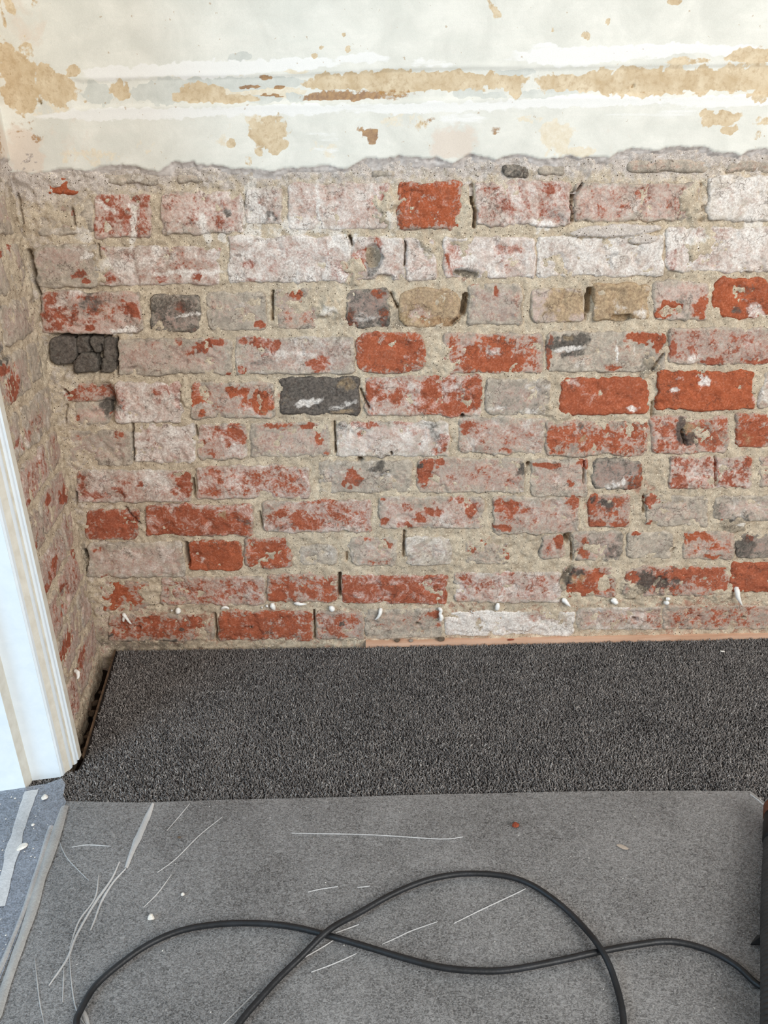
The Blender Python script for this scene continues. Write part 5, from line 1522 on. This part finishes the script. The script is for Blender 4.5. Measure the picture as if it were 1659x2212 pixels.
LAB = {
 'fork': 'forked white cream plug with two hanging tails, nearest the wall corner',
 'blob': 'squarish white cream blob with a tiny droplet beside it, above a reddish brick end',
 'cap': 'thin flat arched white cream smear under an overhanging brick',
 'tear': 'white teardrop cream plug with two small droplets trailing on one side',
 'spindle': 'slim pointed white cream plug lying sideways like a spindle',
 'ball': 'small smooth round white cream ball in the mortar joint',
 'tail': 'white cream plug curling down into a thin tail below the long white-flecked red brick',
 'lump': 'tall lumpy white cream plug, the longest straight drip over grey mortar',
 'oval': 'white oval cream plug with a red brick patch beside it',
 'cone': 'white cone shaped cream plug pointing down below the dark brick cavity',
 'nub': 'grooved white cream nub under the pinkish half brick',
 'bud': 'split white cream bud beneath the blackened brick',
 'horn': 'long curved white cream horn hanging under the deep red brick',
}
for i, (k, u, z) in enumerate(PLUGS):
    tag(blob_tube('cream_plug', SH[k], M_CREAM, i, BACK, u, z), LAB[k], 'sealant plug', 'white cream plugs along the lowest brick courses')
tag(blob_tube('cream_plug', [[(-8, 3, 2, 3), (-3, 2, 8, 4), (5, -2, 10, 3), (10, -4, 9, 1.2)]], M_CREAM, 40, LEFT, *LEFT_PLUG), 'small off-white plug in a drilled hole of the brick return by the door frame', 'sealant plug')

# ------------------------------------------------------------------ crumbs and rubble
def chunk(name, x, y, z, sx, sy, sz, mat, seed, rot=0.0, sub=2):
    bm = bmesh.new(); bmesh.ops.create_icosphere(bm, subdivisions=sub, radius=1.0); rs = np.random.RandomState(seed)
    co = np.array([v.co[:] for v in bm.verts]); d = 1 + .38 * fbm(co[:, 0] * 1.4 + seed, co[:, 1] * 1.4 + co[:, 2] * 1.7, seed, 3)
    ca, sa = math.cos(rot), math.sin(rot)
    for v, k in zip(bm.verts, d):
        p = v.co * k; a, b = p.x * sx, p.y * sy
        v.co = ((a * ca - b * sa) / 1000, (a * sa + b * ca) / 1000, (p.z * sz) / 1000)
    zmin = min(v.co.z for v in bm.verts)
    return bm_obj(name, bm, mat, None, False, (x / 1000, y / 1000, z / 1000 - zmin))
FZ = 6.0
g = 'crumbs scattered on the plastic film'
def crumb(key, sx, sy, sz, mat, seed, label, rot=0.0, name='plaster_chip', cat='crumb'):
    x, y = CRUMBS[key]; tag(chunk(name, x, y, FZ, sx, sy, sz, mat, seed, rot), label, cat, g)
crumb('flake', 8.5, 5.5, 1.8, M_PLCHIP, 1, 'largest white plaster flake on the daylight-tinted film by the doorway', .8)
crumb('chip', 5, 6, 3, M_PLCHIP, 2, 'white plaster chip on the film just below the door frame corner', .3)
crumb('bit', 2.6, 2.4, 1.6, M_PLCHIP, 3, 'tiny white crumb between the plaster chip and the large flake')
crumb('pebble', 4.4, 4.0, 3.6, M_PLCHIP, 4, 'round white pebble just above the black cable bend', 0, 'pebble', 'pebble')
crumb('grain', 2.6, 2.4, 2.0, M_PLCHIP, 5, 'small pale grain a little above the round white pebble', 0, 'pebble', 'pebble')
crumb('speck', 2.6, 2.2, 1.8, M_RUBBLE, 6, 'small grey grain on the film beside the long diagonal crease', 0, 'pebble', 'pebble')
crumb('red', 6.2, 4.6, 3.0, M_REDCHIP, 7, 'red brick crumb lying alone on the clear film', .4, 'brick_chip', 'crumb')
crumb('dust', 9, 3.6, .5, mat_simple('pale_dust', (184, 170, 156), .95, .1, .2, 300, .4, 500), 8, 'flat pale beige dust patch pressed on the film', -.5, 'dust_patch', 'dust')
for key, dims, mt, sd, lb in (('strip_a', (7, 4, 4), M_RUBBLE, 21, 'grey mortar chip at the end of the thin timber strip'), ('strip_b', (5, 3.5, 3.5), M_PALE, 22, 'small pale mortar chip next to the grey chip on the timber strip'), ('strip_c', (9, 5, 5.5), M_RUBBLE, 23, 'rounded lump of mortar on the timber strip under the tallest white drip'), ('strip_d', (8, 3, 1.2), M_REDCHIP, 24, 'flat reddish brick flake lying on the timber strip')):
    x, y = CRUMBS[key]; tag(chunk('mortar_chip' if sd < 24 else 'brick_chip', x, -7.5, 4.7, dims[0], min(dims[1], 3.6), dims[2], mt, sd, .1), lb, 'crumb', 'crumbs on the timber strip')
x, y = CRUMBS['thread']; tag(chunk('plaster_chip', x, y, -.5, 5.5, 1.8, 1.6, M_PLCHIP, 9, -.2), 'thin white sliver lying on the bare carpet near the wall', 'crumb')

def specks(name, poly, n, seed, parent, mat, z, smin, smax):
    rs = np.random.RandomState(seed); xs = [p[0] for p in poly]; ys = [p[1] for p in poly]; x, y = rs.uniform(min(xs), max(xs), n * 3), rs.uniform(min(ys), max(ys), n * 3)
    k = inside(x, y, poly); x, y = x[k][:n], y[k][:n]; n = len(x); r = smin + (smax - smin) * rs.uniform(0, 1, n) ** 3; V = np.zeros((n, 6, 3))
    for i in range(5):
        a = i * 1.2566 + rs.uniform(-.4, .4, n); q = r * rs.uniform(.6, 1.2, n); V[:, i] = np.stack([x + q * np.cos(a), y + q * np.sin(a), np.full(n, z)], 1)
    V[:, 5] = np.stack([x, y, z + r * .7], 1)
    T = np.array([[i, (i + 1) % 5, 5] for i in range(5)]); F = (T[None] + (np.arange(n) * 6)[:, None, None]).reshape(-1, 3)
    return tag(link(name, mesh_np(name, V.reshape(-1, 3) / 1000, F, False), parent, mat), None, None, None, 'stuff')
specks('dust_specks', [(-640, -430), (-548, -425), (-520, -480), (-500, -640), (-490, -760), (-640, -700)], 170, 5, film2, M_PLCHIP, 6.6, .4, 1.8)
specks('dust_specks', [(-480, -470), (560, -470), (420, -820), (-440, -820)], 90, 6, film, M_PLCHIP, 5.4, .4, 1.3)
specks('dust_specks', [(-480, -440), (700, -440), (800, -30), (-560, -30)], 26, 7, carpet, M_PLCHIP, 1.5, .5, 1.5)
rs = np.random.RandomState(12)
edge_l = lambda y: -620 + (-y - 10) * 44 / 247 + 4
edge_r = lambda y: -592 + (-y - 6) * 55 / 335
for i in range(26):
    y = -62 - i * 10.4 + rs.uniform(-5, 5); a, b = edge_l(y) + 3, edge_r(y) - 2
    x = rs.uniform(a, b); s = rs.uniform(4, 10)
    o = chunk('rubble_stone', x, y, -62 + (10 if i % 2 else 3) + rs.uniform(0, 10), s, s * rs.uniform(.6, 1), s * rs.uniform(.5, .9), M_PALE if i in (9, 13, 15, 19) else M_RUBBLE, 60 + i, rs.uniform(0, 3))
    pale = i in (9, 13, 15, 19)
    tag(o, 'pale plaster lump among dark rubble in the gap along the carpet edge' if pale else 'dusty dark lump of rubble in the gap between carpet and brick return', 'rubble', 'pale lumps in the floor gap' if pale else 'rubble lumps in the floor gap')
bm = film_mesh('debris', [(-640, 20), (-590, 5), (-530, -345), (-530, -376), (-600, -376)], 9, -60, 8, 95)
tag(bm_obj('debris_bed', bm, M_DIRT, fl, True), None, None, None, 'stuff')
